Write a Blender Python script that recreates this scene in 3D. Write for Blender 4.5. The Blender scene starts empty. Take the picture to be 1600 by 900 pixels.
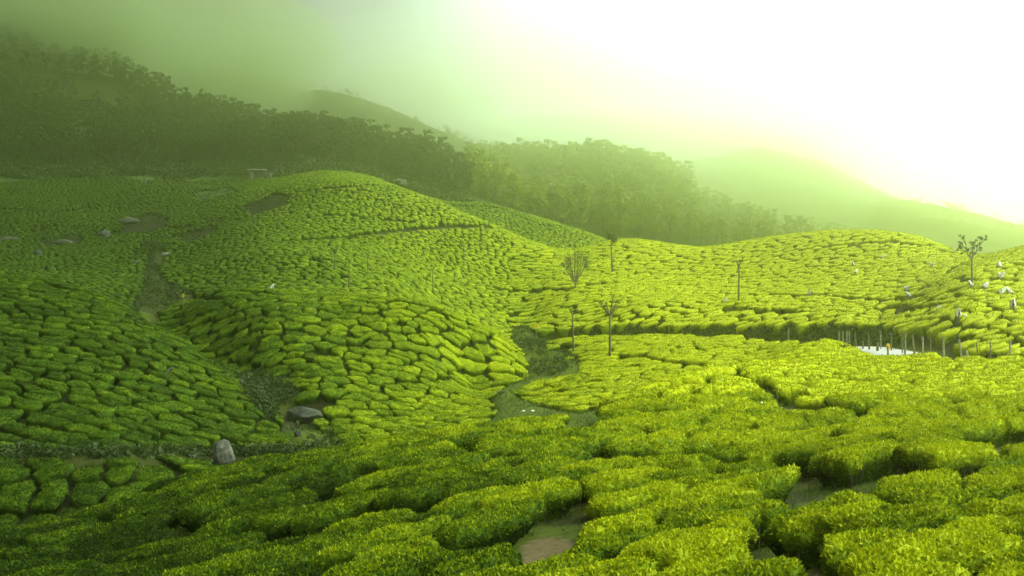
import bpy, math, random
import numpy as np
random.seed(7)
rng = np.random.default_rng(11)
SC = bpy.context.scene
COL = SC.collection
R = math.radians

# ------------------------------------------------------------------ camera, world, sun, exposure
Z0 = 18.0                      # height of the camera above the valley datum
F = 1700.0; HY = 330.0         # focal length and horizon row in photograph pixels
cam_d = bpy.data.cameras.new('camera')
cam = bpy.data.objects.new('camera', cam_d); COL.objects.link(cam)
cam.location = (0, 0, Z0); cam.rotation_euler = (R(90), 0, 0)
cam_d.sensor_width = 36.0; cam_d.lens = 36.0 * F / 1600.0
cam_d.shift_y = -(450.0 - HY) / 1600.0
cam_d.clip_start = 0.3; cam_d.clip_end = 9000
SC.camera = cam
SC.view_settings.view_transform = 'Standard'
SC.view_settings.look = 'None'
SC.view_settings.exposure = 0.1
SC.view_settings.gamma = 1.0
SC.cycles.use_denoising = True
SC.cycles.denoising_prefilter = 'ACCURATE'
SC.cycles.max_bounces = 8
SC.cycles.diffuse_bounces = 3
SC.cycles.transmission_bounces = 4
SC.cycles.volume_bounces = 4
SC.cycles.use_adaptive_sampling = False

SUN_EL, SUN_AZ = R(52), R(48)  # azimuth measured from the view direction towards the right
w = bpy.data.worlds.new('World'); SC.world = w; w.use_nodes = True
nt = w.node_tree; nt.nodes.clear()
def N(t, **k):
    n = nt.nodes.new(t)
    for a, b in k.items(): setattr(n, a, b)
    return n
out = N('ShaderNodeOutputWorld'); bg = N('ShaderNodeBackground'); bg.inputs[1].default_value = 0.1
sky = N('ShaderNodeTexSky', sky_type='NISHITA', sun_disc=False, sun_elevation=SUN_EL, sun_rotation=SUN_AZ)
tc = N('ShaderNodeTexCoord'); sep = N('ShaderNodeSeparateXYZ')
nt.links.new(tc.outputs['Generated'], sep.inputs[0])
mr = N('ShaderNodeMapRange'); mr.inputs['From Min'].default_value = -0.6; mr.inputs['From Max'].default_value = 0.6
# the cloud deck is thick overhead: the light comes in low from the open side on the right
mz = N('ShaderNodeMapRange'); mz.inputs['From Min'].default_value = 0.2; mz.inputs['From Max'].default_value = 1.0; mz.inputs['To Max'].default_value = 0.17
sb_ = N('ShaderNodeMath', operation='SUBTRACT'); nt.links.new(sep.outputs['Z'], mz.inputs['Value'])
nt.links.new(sep.outputs['X'], sb_.inputs[0]); nt.links.new(mz.outputs[0], sb_.inputs[1]); nt.links.new(sb_.outputs[0], mr.inputs['Value'])
ramp = N('ShaderNodeValToRGB'); cr = ramp.color_ramp; cr.interpolation = 'EASE'
SKY = [(0.0, (0.14, 0.24, 0.2)), (0.17, (0.36, 0.56, 0.6)), (0.29, (2.7, 3.3, 4.6)), (0.38, (7.0, 8.0, 11.0)), (0.52, (22, 24.5, 31)), (0.66, (39, 43, 53)), (1.0, (74, 79, 90))]
while len(cr.elements) < len(SKY): cr.elements.new(0.5)
for e, (p, c) in zip(cr.elements, SKY): e.position = p; e.color = (*[v / 100 for v in c], 1)
nt.links.new(mr.outputs[0], ramp.inputs[0])
vm = N('ShaderNodeVectorMath', operation='SCALE'); vm.inputs['Scale'].default_value = 100.0
nt.links.new(ramp.outputs[0], vm.inputs[0])
mg = N('ShaderNodeMapRange'); mg.inputs['From Min'].default_value = 0.02; mg.inputs['From Max'].default_value = 0.25; mg.inputs['To Min'].default_value = 105.0; mg.inputs['To Max'].default_value = 74.0
nt.links.new(sep.outputs['Z'], mg.inputs['Value']); nt.links.new(mg.outputs[0], vm.inputs['Scale'])
mx = N('ShaderNodeMix', data_type='RGBA'); mx.inputs[0].default_value = 0.94
nt.links.new(sky.outputs[0], mx.inputs[6]); nt.links.new(vm.outputs[0], mx.inputs[7])
nt.links.new(mx.outputs[2], bg.inputs[0]); nt.links.new(bg.outputs[0], out.inputs[0])
sun_d = bpy.data.lights.new('sun', 'SUN'); sun_d.energy = 1.5; sun_d.angle = R(14); sun_d.color = (1.0, 0.97, 0.72)
sun = bpy.data.objects.new('sun', sun_d); COL.objects.link(sun)
from mathutils import Vector
sdir = Vector((math.sin(SUN_AZ) * math.cos(SUN_EL), math.cos(SUN_AZ) * math.cos(SUN_EL), math.sin(SUN_EL)))
sun.rotation_euler = sdir.to_track_quat('Z', 'Y').to_euler()
sun.location = sdir * 100
HAZE_DENSITY = 0.0015
HAZE_COLOR = (0.785, 0.865, 0.39)
HAZE_G = 0.93

# ------------------------------------------------------------------ terrain: a height sheet through surveyed points
# column 1, 2: bearing and elevation of a point of the tea canopy or bare ground, column 3: its distance in metres
CP='''
1600 900 12.5|1600 800 17|1600 720 24|1600 640 37|1600 590 52|1300 900 13|1400 820 16|1450 700 25|1400 620 41|1400 570 62
1100 900 14.5|1150 800 20|1180 700 29|1200 640 39|1200 600 50|1180 570 66|1000 900 15.5|850 900 16.5|950 800 21|1000 690 32
700 900 18|500 900 20|300 900 22|100 900 24|-150 900 26|300 820 28|500 800 27|700 780 25|100 850 29
0 825 33|250 762 38|400 722 41|520 702 42|620 683 42.5|750 665 42|850 652 42|920 635 44|1000 607 51|1060 592 57|1130 578 64
-150 870 33|-400 950 33|1230 545 80|1270 533 86|1290 531 88|1900 900 11|1900 700 25|1900 600 48|2100 560 66
800 1250 8|300 1350 9|1300 1400 7|1700 1500 6|-200 1300 10|2100 1400 6|800 2600 3|-200 2600 3|1800 2600 3|800 4500 1.5|-300 4500 1.5|2000 4500 1.5
-100 925 42|100 850 43|250 800 46|400 760 50|520 738 51|620 720 52|750 705 52|850 695 52|940 680 54
1030 645 62|1100 615 72
1340 562 72|1450 558 67|1600 562 61|1340 550 79|1390 554 74|1450 551 70.5|1600 556 64
1340 544 89|1380 549 82|1450 557 74.5|1600 561 68|1900 586 60
1290 541 97|1300 531 101|1340 537 96|1380 538 90|1440 543 82|1520 550 76|1600 556 72
1240 527 106|1150 523 114|1000 522 122|900 521 128|810 514 136
1240 523 110|1150 519 118|1000 518 126|900 517 132|810 510 140
1340 513 102|1440 516 89|1520 521 83|1600 524 78|1240 507 113|1150 506 120|1000 501 130|900 500 140|1700 530 76|1900 545 70
1360 500 112|1600 500 84|1600 450 100|1600 385 150|1550 397 152|1520 399 155|1500 430 113|1500 480 91|1440 480 105|1440 440 130|1900 360 150|1900 480 85
1560 398 152|1450 374 182|1400 364 188|1350 359 192|1280 361 196|1200 370 203|1130 382 208|1090 386 208|1050 381 214|1000 375 218|950 378 218|900 392 205|840 412 190
1490 389 172|1510 398 160|1340 400 165|1340 450 135|1340 490 112|1200 400 182|1200 450 150|1200 485 124|1080 450 160|1000 420 185|1000 460 152|1000 485 133|900 440 168|880 475 148
820 495 150|790 470 160|740 480 146|780 505 143
1600 420 190|1520 440 195|1450 425 220|1350 415 240|1200 420 250|1090 430 250|1000 425 260|900 440 245|1900 400 190
1000 524 116|1150 526 108|1240 532 102|1050 570 94|965 555 104|1100 565 96|1180 548 102|900 590 93|880 560 108|850 545 115
800 603 94|850 628 84|900 636 81|960 625 82|1040 605 85|1120 592 84|1200 570 88
820 650 78|780 630 86|830 620 90|760 665 75|830 585 102|840 565 112|825 540 124|800 522 134|700 690 70|560 712 67|530 708 70
330 459 108|450 458 108|540 462 107|620 469 106|700 488 106|770 522 106|810 560 106|822 580 105|240 490 112|400 530 96|550 530 97|700 560 99|500 600 87|650 620 89|740 602 99|775 640 84|760 655 80
600 675 79|500 670 80|380 600 91|330 565 96|260 520 105|430 632 84|470 655 80|540 690 76|700 680 76
330 457 113|450 456 113|540 460 112|620 468 112|700 490 113|770 525 113|240 480 120
0 425 100|100 445 100|200 480 98|300 540 92|380 592 86|440 645 79|510 700 70|0 500 85|0 600 70|0 695 61|150 550 80|150 650 67|300 620 76|300 688 67|400 690 69|100 698 61|-150 400 100|-150 600 68|-150 700 58
440 705 65|300 709 64|150 713 59|0 716 58|-150 716 56|480 712 62
0 741 55.5|100 740 55.5|200 735 56.5|300 735 58|400 728 60|0 852 50|100 834 50.5|200 804 52|300 776 54|400 752 57|-150 880 48
0 425 107|100 448 107|200 485 105|300 548 98|390 600 90|-150 405 108
0 430 125|100 452 125|200 480 118|230 480 128|300 462 128|420 447 125|560 452 125|640 460 128|700 474 148
0 400 190|100 400 190|200 400 185|300 395 175|230 432 155|150 440 145|350 425 145|450 435 132|450 385 160|400 378 168|480 395 150|560 410 152|640 430 150|700 440 162|780 425 185
0 340 245|100 345 240|200 345 235|300 350 222|400 345 210|500 350 192|600 345 200|700 352 205|760 372 200|0 300 290|100 300 290|200 300 290|300 300 285|400 300 262|-150 340 240|-150 420 150
480 286 236|560 278 238|620 291 232|680 311 226|760 345 214|800 366 208|840 386 202
0 275 330|200 270 335|330 268 335|430 264 330|520 262 325|580 275 300
700 314 290|760 318 285|850 346 282|930 376 275|740 352 262|800 382 258|850 395 252|690 324 262|900 398 262|760 368 238|700 340 243|820 396 232|640 312 252
620 290 300|640 300 280
700 318 325|800 345 330|900 375 330|1000 395 330|1100 400 330|1250 408 330|1400 425 330|1600 430 330|1900 430 330|600 285 330
-150 250 350|0 240 385|200 240 400|400 235 400|520 240 390|600 262 385|700 275 385
800 320 420|920 330 440|1000 345 430|1100 370 430|1250 390 430|1500 425 430|1900 425 430
-150 -40 590|0 50 570|60 84 560|130 116 550|200 142 540|260 168 530|330 188 515|400 208 500|470 226 480|560 243 460|650 262 450|720 275 440
0 140 480|130 180 460|260 212 440|400 230 425
800 278 530|860 272 540|920 266 550|1000 284 540|1050 304 520|1100 326 500|1150 348 490|1250 375 480
0 300 1100|200 300 1000|400 300 760|560 300 700|720 300 650|900 310 700|1050 340 700|1200 370 650|1500 415 600|1900 415 600
0 200 800|200 195 800|300 186 800|400 156 800|460 151 810|520 152 810|570 162 805|620 176 800|680 204 780|735 234 760|770 242 750|830 246 750|900 264 750
700 270 700|600 260 700|500 250 700
0 230 900|200 220 900|300 210 900|400 190 900|460 185 900|520 186 900|570 195 900|620 210 900|680 232 900|735 258 900|830 265 900
0 250 1000|300 250 1000|520 235 1000|735 280 1000
250 300 1250|500 300 1250|800 310 1200|1000 330 1100|1500 405 800|1900 410 800
980 290 1300|1050 262 1350|1150 240 1380|1220 246 1380|1290 263 1370|1340 288 1350|1390 314 1330|1420 334 1300|1500 352 1250
1400 322 1010|1350 337 960|1450 326 1030|1520 338 1030|1600 353 1030|1900 400 1000
800 320 1300|300 320 1300|1250 300 1480|1900 400 1450|-150 320 1300|800 330 1500|-200 330 1500|0 330 1500
'''
CPA = np.array([[float(a) for a in t.split()] for t in CP.replace('\n', '|').split('|') if len(t.split()) == 3])
SV = 0.55
def kern(r2): return 0.5 * r2 * np.log(r2 + 1e-12)
_C = np.stack([(CPA[:, 0] - 800) / F, np.log(CPA[:, 2]) * SV], -1); _n = len(_C)
_A = np.zeros((_n + 3, _n + 3))
_A[:_n, :_n] = kern(((_C[:, None] - _C[None]) ** 2).sum(-1)) + np.eye(_n) * 2e-6
_A[:_n, _n] = 1; _A[:_n, _n + 1:] = _C; _A[_n, :_n] = 1; _A[_n + 1:, :_n] = _C.T
_b = np.zeros(_n + 3); _b[:_n] = (HY - CPA[:, 1]) / F
_W = np.linalg.solve(_A, _b)
NU, NV = 691, 601
U0, U1, V0, V1 = -0.95, 0.95, math.log(1.5), math.log(1520)
U = np.linspace(U0, U1, NU); V = np.linspace(V0, V1, NV)
UU, VV = np.meshgrid(U, V)
_p = np.stack([UU.ravel(), VV.ravel() * SV], -1)
G = np.empty(len(_p))
for i in range(0, len(_p), 20000):
    q = _p[i:i + 20000]
    G[i:i + 20000] = kern(((q[:, None] - _C[None]) ** 2).sum(-1)) @ _W[:_n] + _W[_n] + q @ _W[_n + 1:]
G = G.reshape(NV, NU)                     # elevation tangent of the canopy surface
def bil(A, u, v):
    fu = np.clip((u - U0) / (U1 - U0) * (NU - 1), 0, NU - 1.001); fv = np.clip((v - V0) / (V1 - V0) * (NV - 1), 0, NV - 1.001)
    i = fu.astype(int); j = fv.astype(int); a = fu - i; b = fv - j
    return (A[j, i] * (1 - a) + A[j, i + 1] * a) * (1 - b) + (A[j + 1, i] * (1 - a) + A[j + 1, i + 1] * a) * b
def hsh(a): 
    s = np.sin(a) * 43758.5453
    return s - np.floor(s)
def vnoise(x, y, s=0.0):
    xi = np.floor(x); yi = np.floor(y); fx = x - xi; fy = y - yi
    fx = fx * fx * (3 - 2 * fx); fy = fy * fy * (3 - 2 * fy)
    h = lambda a, b: hsh(a * 127.1 + b * 311.7 + s * 74.7)
    return (h(xi, yi) * (1 - fx) + h(xi + 1, yi) * fx) * (1 - fy) + (h(xi, yi + 1) * (1 - fx) + h(xi + 1, yi + 1) * fx) * fy - 0.5
def inpoly(px, py, poly):
    r = np.zeros(np.shape(px), bool); n = len(poly)
    for k in range(n):
        x0, y0 = poly[k]; x1, y1 = poly[(k + 1) % n]
        if y0 == y1: continue
        c = ((y0 > py) != (y1 > py)) & (px < (x1 - x0) * (py - y0) / (y1 - y0) + x0)
        r ^= c
    return r
# the road: bearing, distance
ROAD = np.array([[(px - 800) / F * Y, Y] for px, Y in
    [(868, 132.5), (900, 130), (1000, 123.5), (1100, 117.5), (1200, 111), (1280, 104), (1330, 98), (1370, 90), (1410, 81), (1470, 73.5), (1560, 68.5), (1680, 64), (1850, 59)]])
def cat_rom(P, n=8):
    Q = []
    for i in range(len(P) - 1):
        p0, p1, p2, p3 = P[max(i - 1, 0)], P[i], P[i + 1], P[min(i + 2, len(P) - 1)]
        for t in np.arange(n) / n:
            Q.append(0.5 * (2 * p1 + (p2 - p0) * t + (2 * p0 - 5 * p1 + 4 * p2 - p3) * t * t + (3 * p1 - p0 - 3 * p2 + p3) * t ** 3))
    Q.append(P[-1]); return np.array(Q)
ROADC = cat_rom(ROAD)
def seg_near(x, y, L):
    """nearest point of polyline L for each (x, y): distance, qx, qy, arc index"""
    bd = np.full(np.shape(x), 1e18); bx = np.zeros(np.shape(x)); by = np.zeros(np.shape(x)); bi = np.zeros(np.shape(x))
    for k in range(len(L) - 1):
        ax, ay = L[k]; dx, dy = L[k + 1] - L[k]
        t = np.clip(((x - ax) * dx + (y - ay) * dy) / (dx * dx + dy * dy + 1e-9), 0, 1)
        qx = ax + t * dx; qy = ay + t * dy; d = (x - qx) ** 2 + (y - qy) ** 2
        m = d < bd
        bd = np.where(m, d, bd); bx = np.where(m, qx, bx); by = np.where(m, qy, by); bi = np.where(m, k + t, bi)
    return np.sqrt(bd), bx, by, bi
def canopy0(x, y):
    y = np.maximum(y, 1.5)
    w8 = np.clip((y - 150) / 40, 0, 1) * np.clip((345 - y) / 30, 0, 1) * np.clip((520 - (800 + F * x / y)) / 160, 0, 1)
    return bil(G, x / y, np.log(y)) * y + w8 * (vnoise(x / 24, y / 24, 9) * 3.6 + vnoise(x / 11, y / 11, 8) * 1.0)
ROADZ = canopy0(ROADC[:, 0], ROADC[:, 1])
_k = np.ones(9) / 9; ROADZ = np.convolve(np.pad(ROADZ, 4, 'edge'), _k, 'valid')
_rp = 800 + F * ROADC[:, 0] / ROADC[:, 1]
ROADZ = ROADZ - np.interp(_rp, [1000, 1290, 1330, 1342, 1398, 1412, 1460], [1.35, 1.25, 0.85, 0.38, 0.34, 1.05, 1.35])
# areas without tea: polygon in bearing/elevation, distance range
ZONES = {
 'valley': ([(690, 705), (720, 672), (756, 660), (776, 642), (768, 618), (786, 602), (812, 592), (828, 580), (822, 560), (798, 524), (812, 500), (832, 517), (846, 532), (905, 562), (905, 580), (868, 588), (800, 603), (806, 618), (852, 632), (905, 640), (960, 628), (1040, 640), (900, 760), (640, 760)], 64, 142),
 'scrub': ([(330, 568), (385, 584), (425, 590), (470, 606), (452, 622), (420, 640), (436, 664), (500, 668), (536, 696), (700, 692), (700, 760), (430, 760), (500, 712), (440, 664), (402, 640), (385, 618)], 66, 112),
 'gully': ([(236, 388), (250, 388), (254, 404), (244, 424), (262, 440), (300, 456), (262, 478), (232, 496), (246, 524), (300, 560), (250, 545), (200, 482), (224, 456), (226, 430), (232, 410)], 100, 215),
 'terrace': ([(-300, 700), (-300, 716), (0, 717), (200, 718), (440, 714), (500, 716), (520, 706), (400, 700), (300, 702), (150, 704), (0, 700)], 58.6, 69),
 'patch1': ([(815, 812), (845, 776), (900, 754), (925, 752), (922, 790), (905, 830), (860, 862), (820, 862), (806, 840)], 8, 26),
 'patch2': ([(868, 646), (905, 630), (938, 622), (938, 640), (926, 668), (890, 664)], 24, 52),
 'patch3': ([(1240, 900), (1250, 838), (1264, 816), (1284, 822), (1290, 880)], 8, 20),
 'patch4': ([(1490, 684), (1560, 660), (1640, 660), (1700, 682), (1640, 694), (1530, 690)], 17, 34),
 'patchG1': ([(378, 322), (430, 300), (452, 304), (446, 318), (404, 334)], 180, 300),
 'patchG2': ([(186, 344), (236, 330), (262, 342), (250, 356), (206, 362)], 170, 280),
 'patchG3': ([(60, 372), (120, 362), (130, 374), (72, 384)], 150, 250),
 'patchG4': ([(268, 366), (330, 350), (344, 358), (290, 380)], 150, 260),
 'patchG5': ([(300, 300), (360, 290), (372, 298), (312, 312)], 200, 322),
 'rockC': ([(440, 648), (462, 632), (505, 626), (498, 645), (470, 662), (444, 662)], 70, 95),
 'boulder': ([(330, 724), (328, 690), (345, 682), (372, 690), (374, 724)], 52, 70),
}
PXG = 800 + F * UU; PYG = HY - F * G; YG = np.exp(VV)
bare = np.zeros(G.shape, bool)
for nm, (pl, a, b) in ZONES.items():
    if nm.startswith('patch') or nm in ('rockC', 'boulder'): continue      # soil level, only the bushes are missing
    bare |= inpoly(PXG, PYG, pl) & (YG > a) & (YG < b)
ymax = 9 * vnoise(PXG / 45, PXG * 0, 6) + np.interp(PXG, [-200, 450, 600, 700, 940, 1000, 1600, 2000], [322, 322, 302, 304, 296, 224, 200, 190])
bare |= YG > ymax
# hidden hollow between the far side of the bushes and the forest is left bare
tea = (~bare).astype(float)
for _ in range(2):
    tea = (np.roll(tea, 1, 0) + np.roll(tea, -1, 0) + tea) / 3; tea = (np.roll(tea, 1, 1) + np.roll(tea, -1, 1) + tea) / 3
XG = UU * YG
rd, _, _, ri = seg_near(XG, YG, ROADC)
tea *= np.clip((rd - 2.9) / 0.8, 0, 1)
BH = 0.8
def ground(x, y):
    """height of the soil"""
    y = np.maximum(np.asarray(y, float), 1.5); x = np.asarray(x, float)
    u, v = x / y, np.log(y)
    z = canopy0(x, y) - BH * bil(tea, u, v)
    near = (np.abs(y - 100) < 62)
    if np.any(near):
        d, _, _, i = seg_near(x, y, ROADC)
        zr = np.interp(i, np.arange(len(ROADZ)), ROADZ)
        f = np.clip((d - 2.7) / 1.8, 0, 1); f = f * f * (3 - 2 * f)
        z = np.where(d < 4.6, zr - 0.06 + (z - zr + 0.06) * f, z)
    return z + Z0
def canopy(x, y): return canopy0(np.asarray(x, float), np.asarray(y, float)) + Z0
def hit(px, py, a, b, fn=None):
    """where a sight line at bearing px and elevation py meets the land between distances a and b"""
    Y = np.exp(np.linspace(math.log(a), math.log(b), 1500)); x = (px - 800) / F * Y
    z = (fn or ground)(x, Y) - Z0; p = HY - F * z / Y
    k = np.argmax(p <= py)
    if p[k] > py: k = np.argmin(p)
    return float(x[k]), float(Y[k]), float(z[k] + Z0)

# ------------------------------------------------------------------ helpers
def tag(o, label=None, cat=None, group=None, kind=None):
    if label: o['label'] = label
    if cat: o['category'] = cat
    if group: o['group'] = group
    if kind: o['kind'] = kind
    return o
def mesh_np(name, verts, faces, mats, fmat=None, smooth=False, attrs=None):
    """faces: list of (n, k) integer arrays"""
    me = bpy.data.meshes.new(name)
    verts = np.asarray(verts, np.float32).reshape(-1, 3)
    faces = [np.asarray(f, np.int32) for f in faces if len(f)]
    loops = np.concatenate([f.ravel() for f in faces])
    sizes = np.concatenate([np.full(len(f), f.shape[1], np.int32) for f in faces])
    starts = np.concatenate([[0], np.cumsum(sizes)[:-1]]).astype(np.int32)
    me.vertices.add(len(verts)); me.vertices.foreach_set('co', verts.ravel())
    me.loops.add(len(loops)); me.loops.foreach_set('vertex_index', loops)
    me.polygons.add(len(sizes)); me.polygons.foreach_set('loop_start', starts); me.polygons.foreach_set('loop_total', sizes)
    if fmat is not None: me.polygons.foreach_set('material_index', np.asarray(fmat, np.int32))
    me.polygons.foreach_set('use_smooth', np.full(len(sizes), smooth) if np.isscalar(smooth) else np.asarray(smooth, bool))
    for k, a in (attrs or {}).items():
        at = me.attributes.new(k, 'FLOAT', 'POINT'); at.data.foreach_set('value', np.asarray(a, np.float32).ravel())
    for m in (mats if isinstance(mats, (list, tuple)) else [mats]): me.materials.append(m)
    me.update(calc_edges=True)
    return me
def obj(name, me, parent=None, loc=None):
    o = bpy.data.objects.new(name, me); COL.objects.link(o)
    if parent: o.parent = parent
    if loc is not None: o.location = loc
    return o
def empty(name, loc, rz=0.0):
    o = bpy.data.objects.new(name, None); COL.objects.link(o); o.location = loc; o.rotation_euler = (0, 0, rz); o.empty_display_size = 0.2
    return o
def copy_tree(o, parent=None):
    c = o.copy(); COL.objects.link(c); c.parent = parent
    for ch in o.children: copy_tree(ch, c)
    return c
class MB:
    """collects tubes and boxes into one mesh"""
    def __init__(s): s.v = []; s.f3 = []; s.f4 = []; s.n = 0
    def add(s, v, f4=None, f3=None):
        v = np.asarray(v, float).reshape(-1, 3)
        if f4 is not None and len(f4): s.f4.append(np.asarray(f4) + s.n)
        if f3 is not None and len(f3): s.f3.append(np.asarray(f3) + s.n)
        s.v.append(v); s.n += len(v)
    def tube(s, pts, rad, k=6):
        pts = np.asarray(pts, float); n = len(pts); rad = np.broadcast_to(np.asarray(rad, float), (n,))
        T = np.gradient(pts, axis=0); T /= np.linalg.norm(T, axis=1)[:, None] + 1e-9
        ref = np.array([0, 1, 0.0]) if abs(T[0, 1]) < 0.8 else np.array([1.0, 0, 0])
        A = np.cross(T, ref); A /= np.linalg.norm(A, axis=1)[:, None] + 1e-9; B = np.cross(T, A)
        th = np.arange(k) / k * 2 * np.pi
        v = pts[:, None] + rad[:, None, None] * (A[:, None] * np.cos(th)[None, :, None] + B[:, None] * np.sin(th)[None, :, None])
        q = []
        for i in range(n - 1):
            for j in range(k): q.append([i * k + j, i * k + (j + 1) % k, (i + 1) * k + (j + 1) % k, (i + 1) * k + j])
        v = np.concatenate([v.reshape(-1, 3), pts[:1], pts[-1:]])
        t = [[n * k, (j + 1) % k, j] for j in range(k)] + [[n * k + 1, (n - 1) * k + j, (n - 1) * k + (j + 1) % k] for j in range(k)]
        s.add(v, q, t)
    def box(s, c, d, rz=0.0, bev=0.0):
        c = np.array(c, float); d = np.array(d, float) / 2
        v = np.array([[x, y, z] for z in (-1, 1) for y in (-1, 1) for x in (-1, 1)], float) * d
        cs, sn = math.cos(rz), math.sin(rz)
        v = np.stack([v[:, 0] * cs - v[:, 1] * sn, v[:, 0] * sn + v[:, 1] * cs, v[:, 2]], -1) + c
        s.add(v, [[0, 2, 3, 1], [4, 5, 7, 6], [0, 1, 5, 4], [2, 6, 7, 3], [0, 4, 6, 2], [1, 3, 7, 5]])
    def mesh(s, name, mat, smooth=False):
        f = []
        if s.f4: f.append(np.concatenate(s.f4))
        if s.f3: f.append(np.concatenate(s.f3))
        return mesh_np(name, np.concatenate(s.v), f, mat, smooth=smooth)
# ------------------------------------------------------------------ materials
def new_mat(name):
    m = bpy.data.materials.new(name); m.use_nodes = True
    nt = m.node_tree; nt.nodes.clear()
    return m, nt
class NB:
    def __init__(s, nt): s.nt = nt
    def n(s, t, **k):
        n = s.nt.nodes.new(t)
        for a, b in k.items(): setattr(n, a, b)
        return n
    def l(s, a, b): s.nt.links.new(a, b)
    def mix(s, f, a, b, blend='MIX'):
        m = s.n('ShaderNodeMix', data_type='RGBA', blend_type=blend)
        for i, x in ((0, f), (6, a), (7, b)):
            if hasattr(x, 'is_linked') or isinstance(x, bpy.types.NodeSocket): s.l(x, m.inputs[i])
            elif i == 0: m.inputs[0].default_value = x
            else: m.inputs[i].default_value = (*x, 1)
        return m.outputs[2]
    def math(s, op, a, b=0.0):
        m = s.n('ShaderNodeMath', operation=op)
        for i, x in ((0, a), (1, b)):
            if isinstance(x, bpy.types.NodeSocket): s.l(x, m.inputs[i])
            else: m.inputs[i].default_value = x
        return m.outputs[0]
    def noise(s, scale, detail=3, vec=None, rough=0.5):
        t = s.n('ShaderNodeTexNoise'); t.inputs['Scale'].default_value = scale; t.inputs['Detail'].default_value = detail; t.inputs['Roughness'].default_value = rough
        if vec is None: vec = s.n('ShaderNodeNewGeometry').outputs['Position']
        s.l(vec, t.inputs['Vector']); return t.outputs['Fac']
    def ramp(s, f, stops):
        r = s.n('ShaderNodeValToRGB'); e = r.color_ramp.elements
        while len(e) < len(stops): e.new(0.5)
        for q, (p, c) in zip(e, stops): q.position = p; q.color = (*c, 1) if not np.isscalar(c) else (c, c, c, 1)
        s.l(f, r.inputs[0]); return r.outputs[0]
    def out(s, col, rough=0.8, bump=None, bstr=0.3, bdist=0.05, trans=0.0, spec=0.3):
        p = s.n('ShaderNodeBsdfPrincipled'); o = s.n('ShaderNodeOutputMaterial')
        if isinstance(col, bpy.types.NodeSocket): s.l(col, p.inputs['Base Color'])
        else: p.inputs['Base Color'].default_value = (*col, 1)
        p.inputs['Roughness'].default_value = rough; p.inputs['Specular IOR Level'].default_value = spec
        if bump is not None:
            b = s.n('ShaderNodeBump'); b.inputs['Strength'].default_value = bstr; b.inputs['Distance'].default_value = bdist
            s.l(bump, b.inputs['Height']); s.l(b.outputs[0], p.inputs['Normal'])
        if trans:
            t = s.n('ShaderNodeBsdfTranslucent')
            if isinstance(col, bpy.types.NodeSocket): s.l(col, t.inputs['Color'])
            else: t.inputs['Color'].default_value = (*col, 1)
            m = s.n('ShaderNodeMixShader'); m.inputs[0].default_value = trans
            s.l(p.outputs[0], m.inputs[1]); s.l(t.outputs[0], m.inputs[2]); s.l(m.outputs[0], o.inputs[0])
        else: s.l(p.outputs[0], o.inputs[0])
def simple(name, c1, c2, scale=2.0, rough=0.85, bstr=0.4, bdist=0.03, trans=0.0, detail=4, spec=0.3):
    m, nt = new_mat(name); b = NB(nt)
    n = b.noise(scale, detail, rough=0.6)
    b.out(b.ramp(n, [(0.3, c1), (0.7, c2)]), rough, n, bstr, bdist, trans, spec); return m
# tea leaf: mature deep green, young yellow green; attribute also paints light and shade
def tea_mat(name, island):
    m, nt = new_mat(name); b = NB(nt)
    at = b.n('ShaderNodeAttribute', attribute_name='flush_light').outputs['Fac']
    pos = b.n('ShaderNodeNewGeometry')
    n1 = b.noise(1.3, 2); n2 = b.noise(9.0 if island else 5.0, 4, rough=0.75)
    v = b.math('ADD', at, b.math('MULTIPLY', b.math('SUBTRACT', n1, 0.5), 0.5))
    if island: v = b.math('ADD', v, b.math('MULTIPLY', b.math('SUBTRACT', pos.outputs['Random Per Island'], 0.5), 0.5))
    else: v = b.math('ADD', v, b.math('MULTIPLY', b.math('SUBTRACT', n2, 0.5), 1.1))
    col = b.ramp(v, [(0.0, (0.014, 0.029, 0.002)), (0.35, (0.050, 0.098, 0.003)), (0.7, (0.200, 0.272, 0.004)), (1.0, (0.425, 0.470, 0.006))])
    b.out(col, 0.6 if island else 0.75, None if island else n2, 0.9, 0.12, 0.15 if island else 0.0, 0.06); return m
M_LEAF = tea_mat('tea_leaf', True)
M_TEA = tea_mat('tea_canopy', False)
M_STEM = simple('tea_stem', (0.045, 0.035, 0.022), (0.11, 0.09, 0.06), 9)
M_ROCK = simple('rock', (0.045, 0.05, 0.032), (0.21, 0.215, 0.16), 2.6, 0.9, 1.0, 0.25, detail=9)
M_ROCKD = simple('dark_rock', (0.022, 0.028, 0.017), (0.085, 0.095, 0.06), 2.2, 0.9, 1.0, 0.25, detail=9)
M_ASPH = simple('pale_road', (0.36, 0.37, 0.33), (0.48, 0.48, 0.43), 3.0, 0.7, 0.1, 0.01)
M_POST = simple('weathered_post', (0.15, 0.15, 0.09), (0.36, 0.34, 0.22), 6)
M_POSTD = simple('dark_post', (0.10, 0.085, 0.045), (0.20, 0.17, 0.09), 6)
M_BARK = simple('bark', (0.05, 0.045, 0.03), (0.13, 0.11, 0.08), 5)
M_WHITE = simple('white_cloth', (0.70, 0.70, 0.66), (0.84, 0.84, 0.80), 8, 0.9, 0.3, 0.02)
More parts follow.
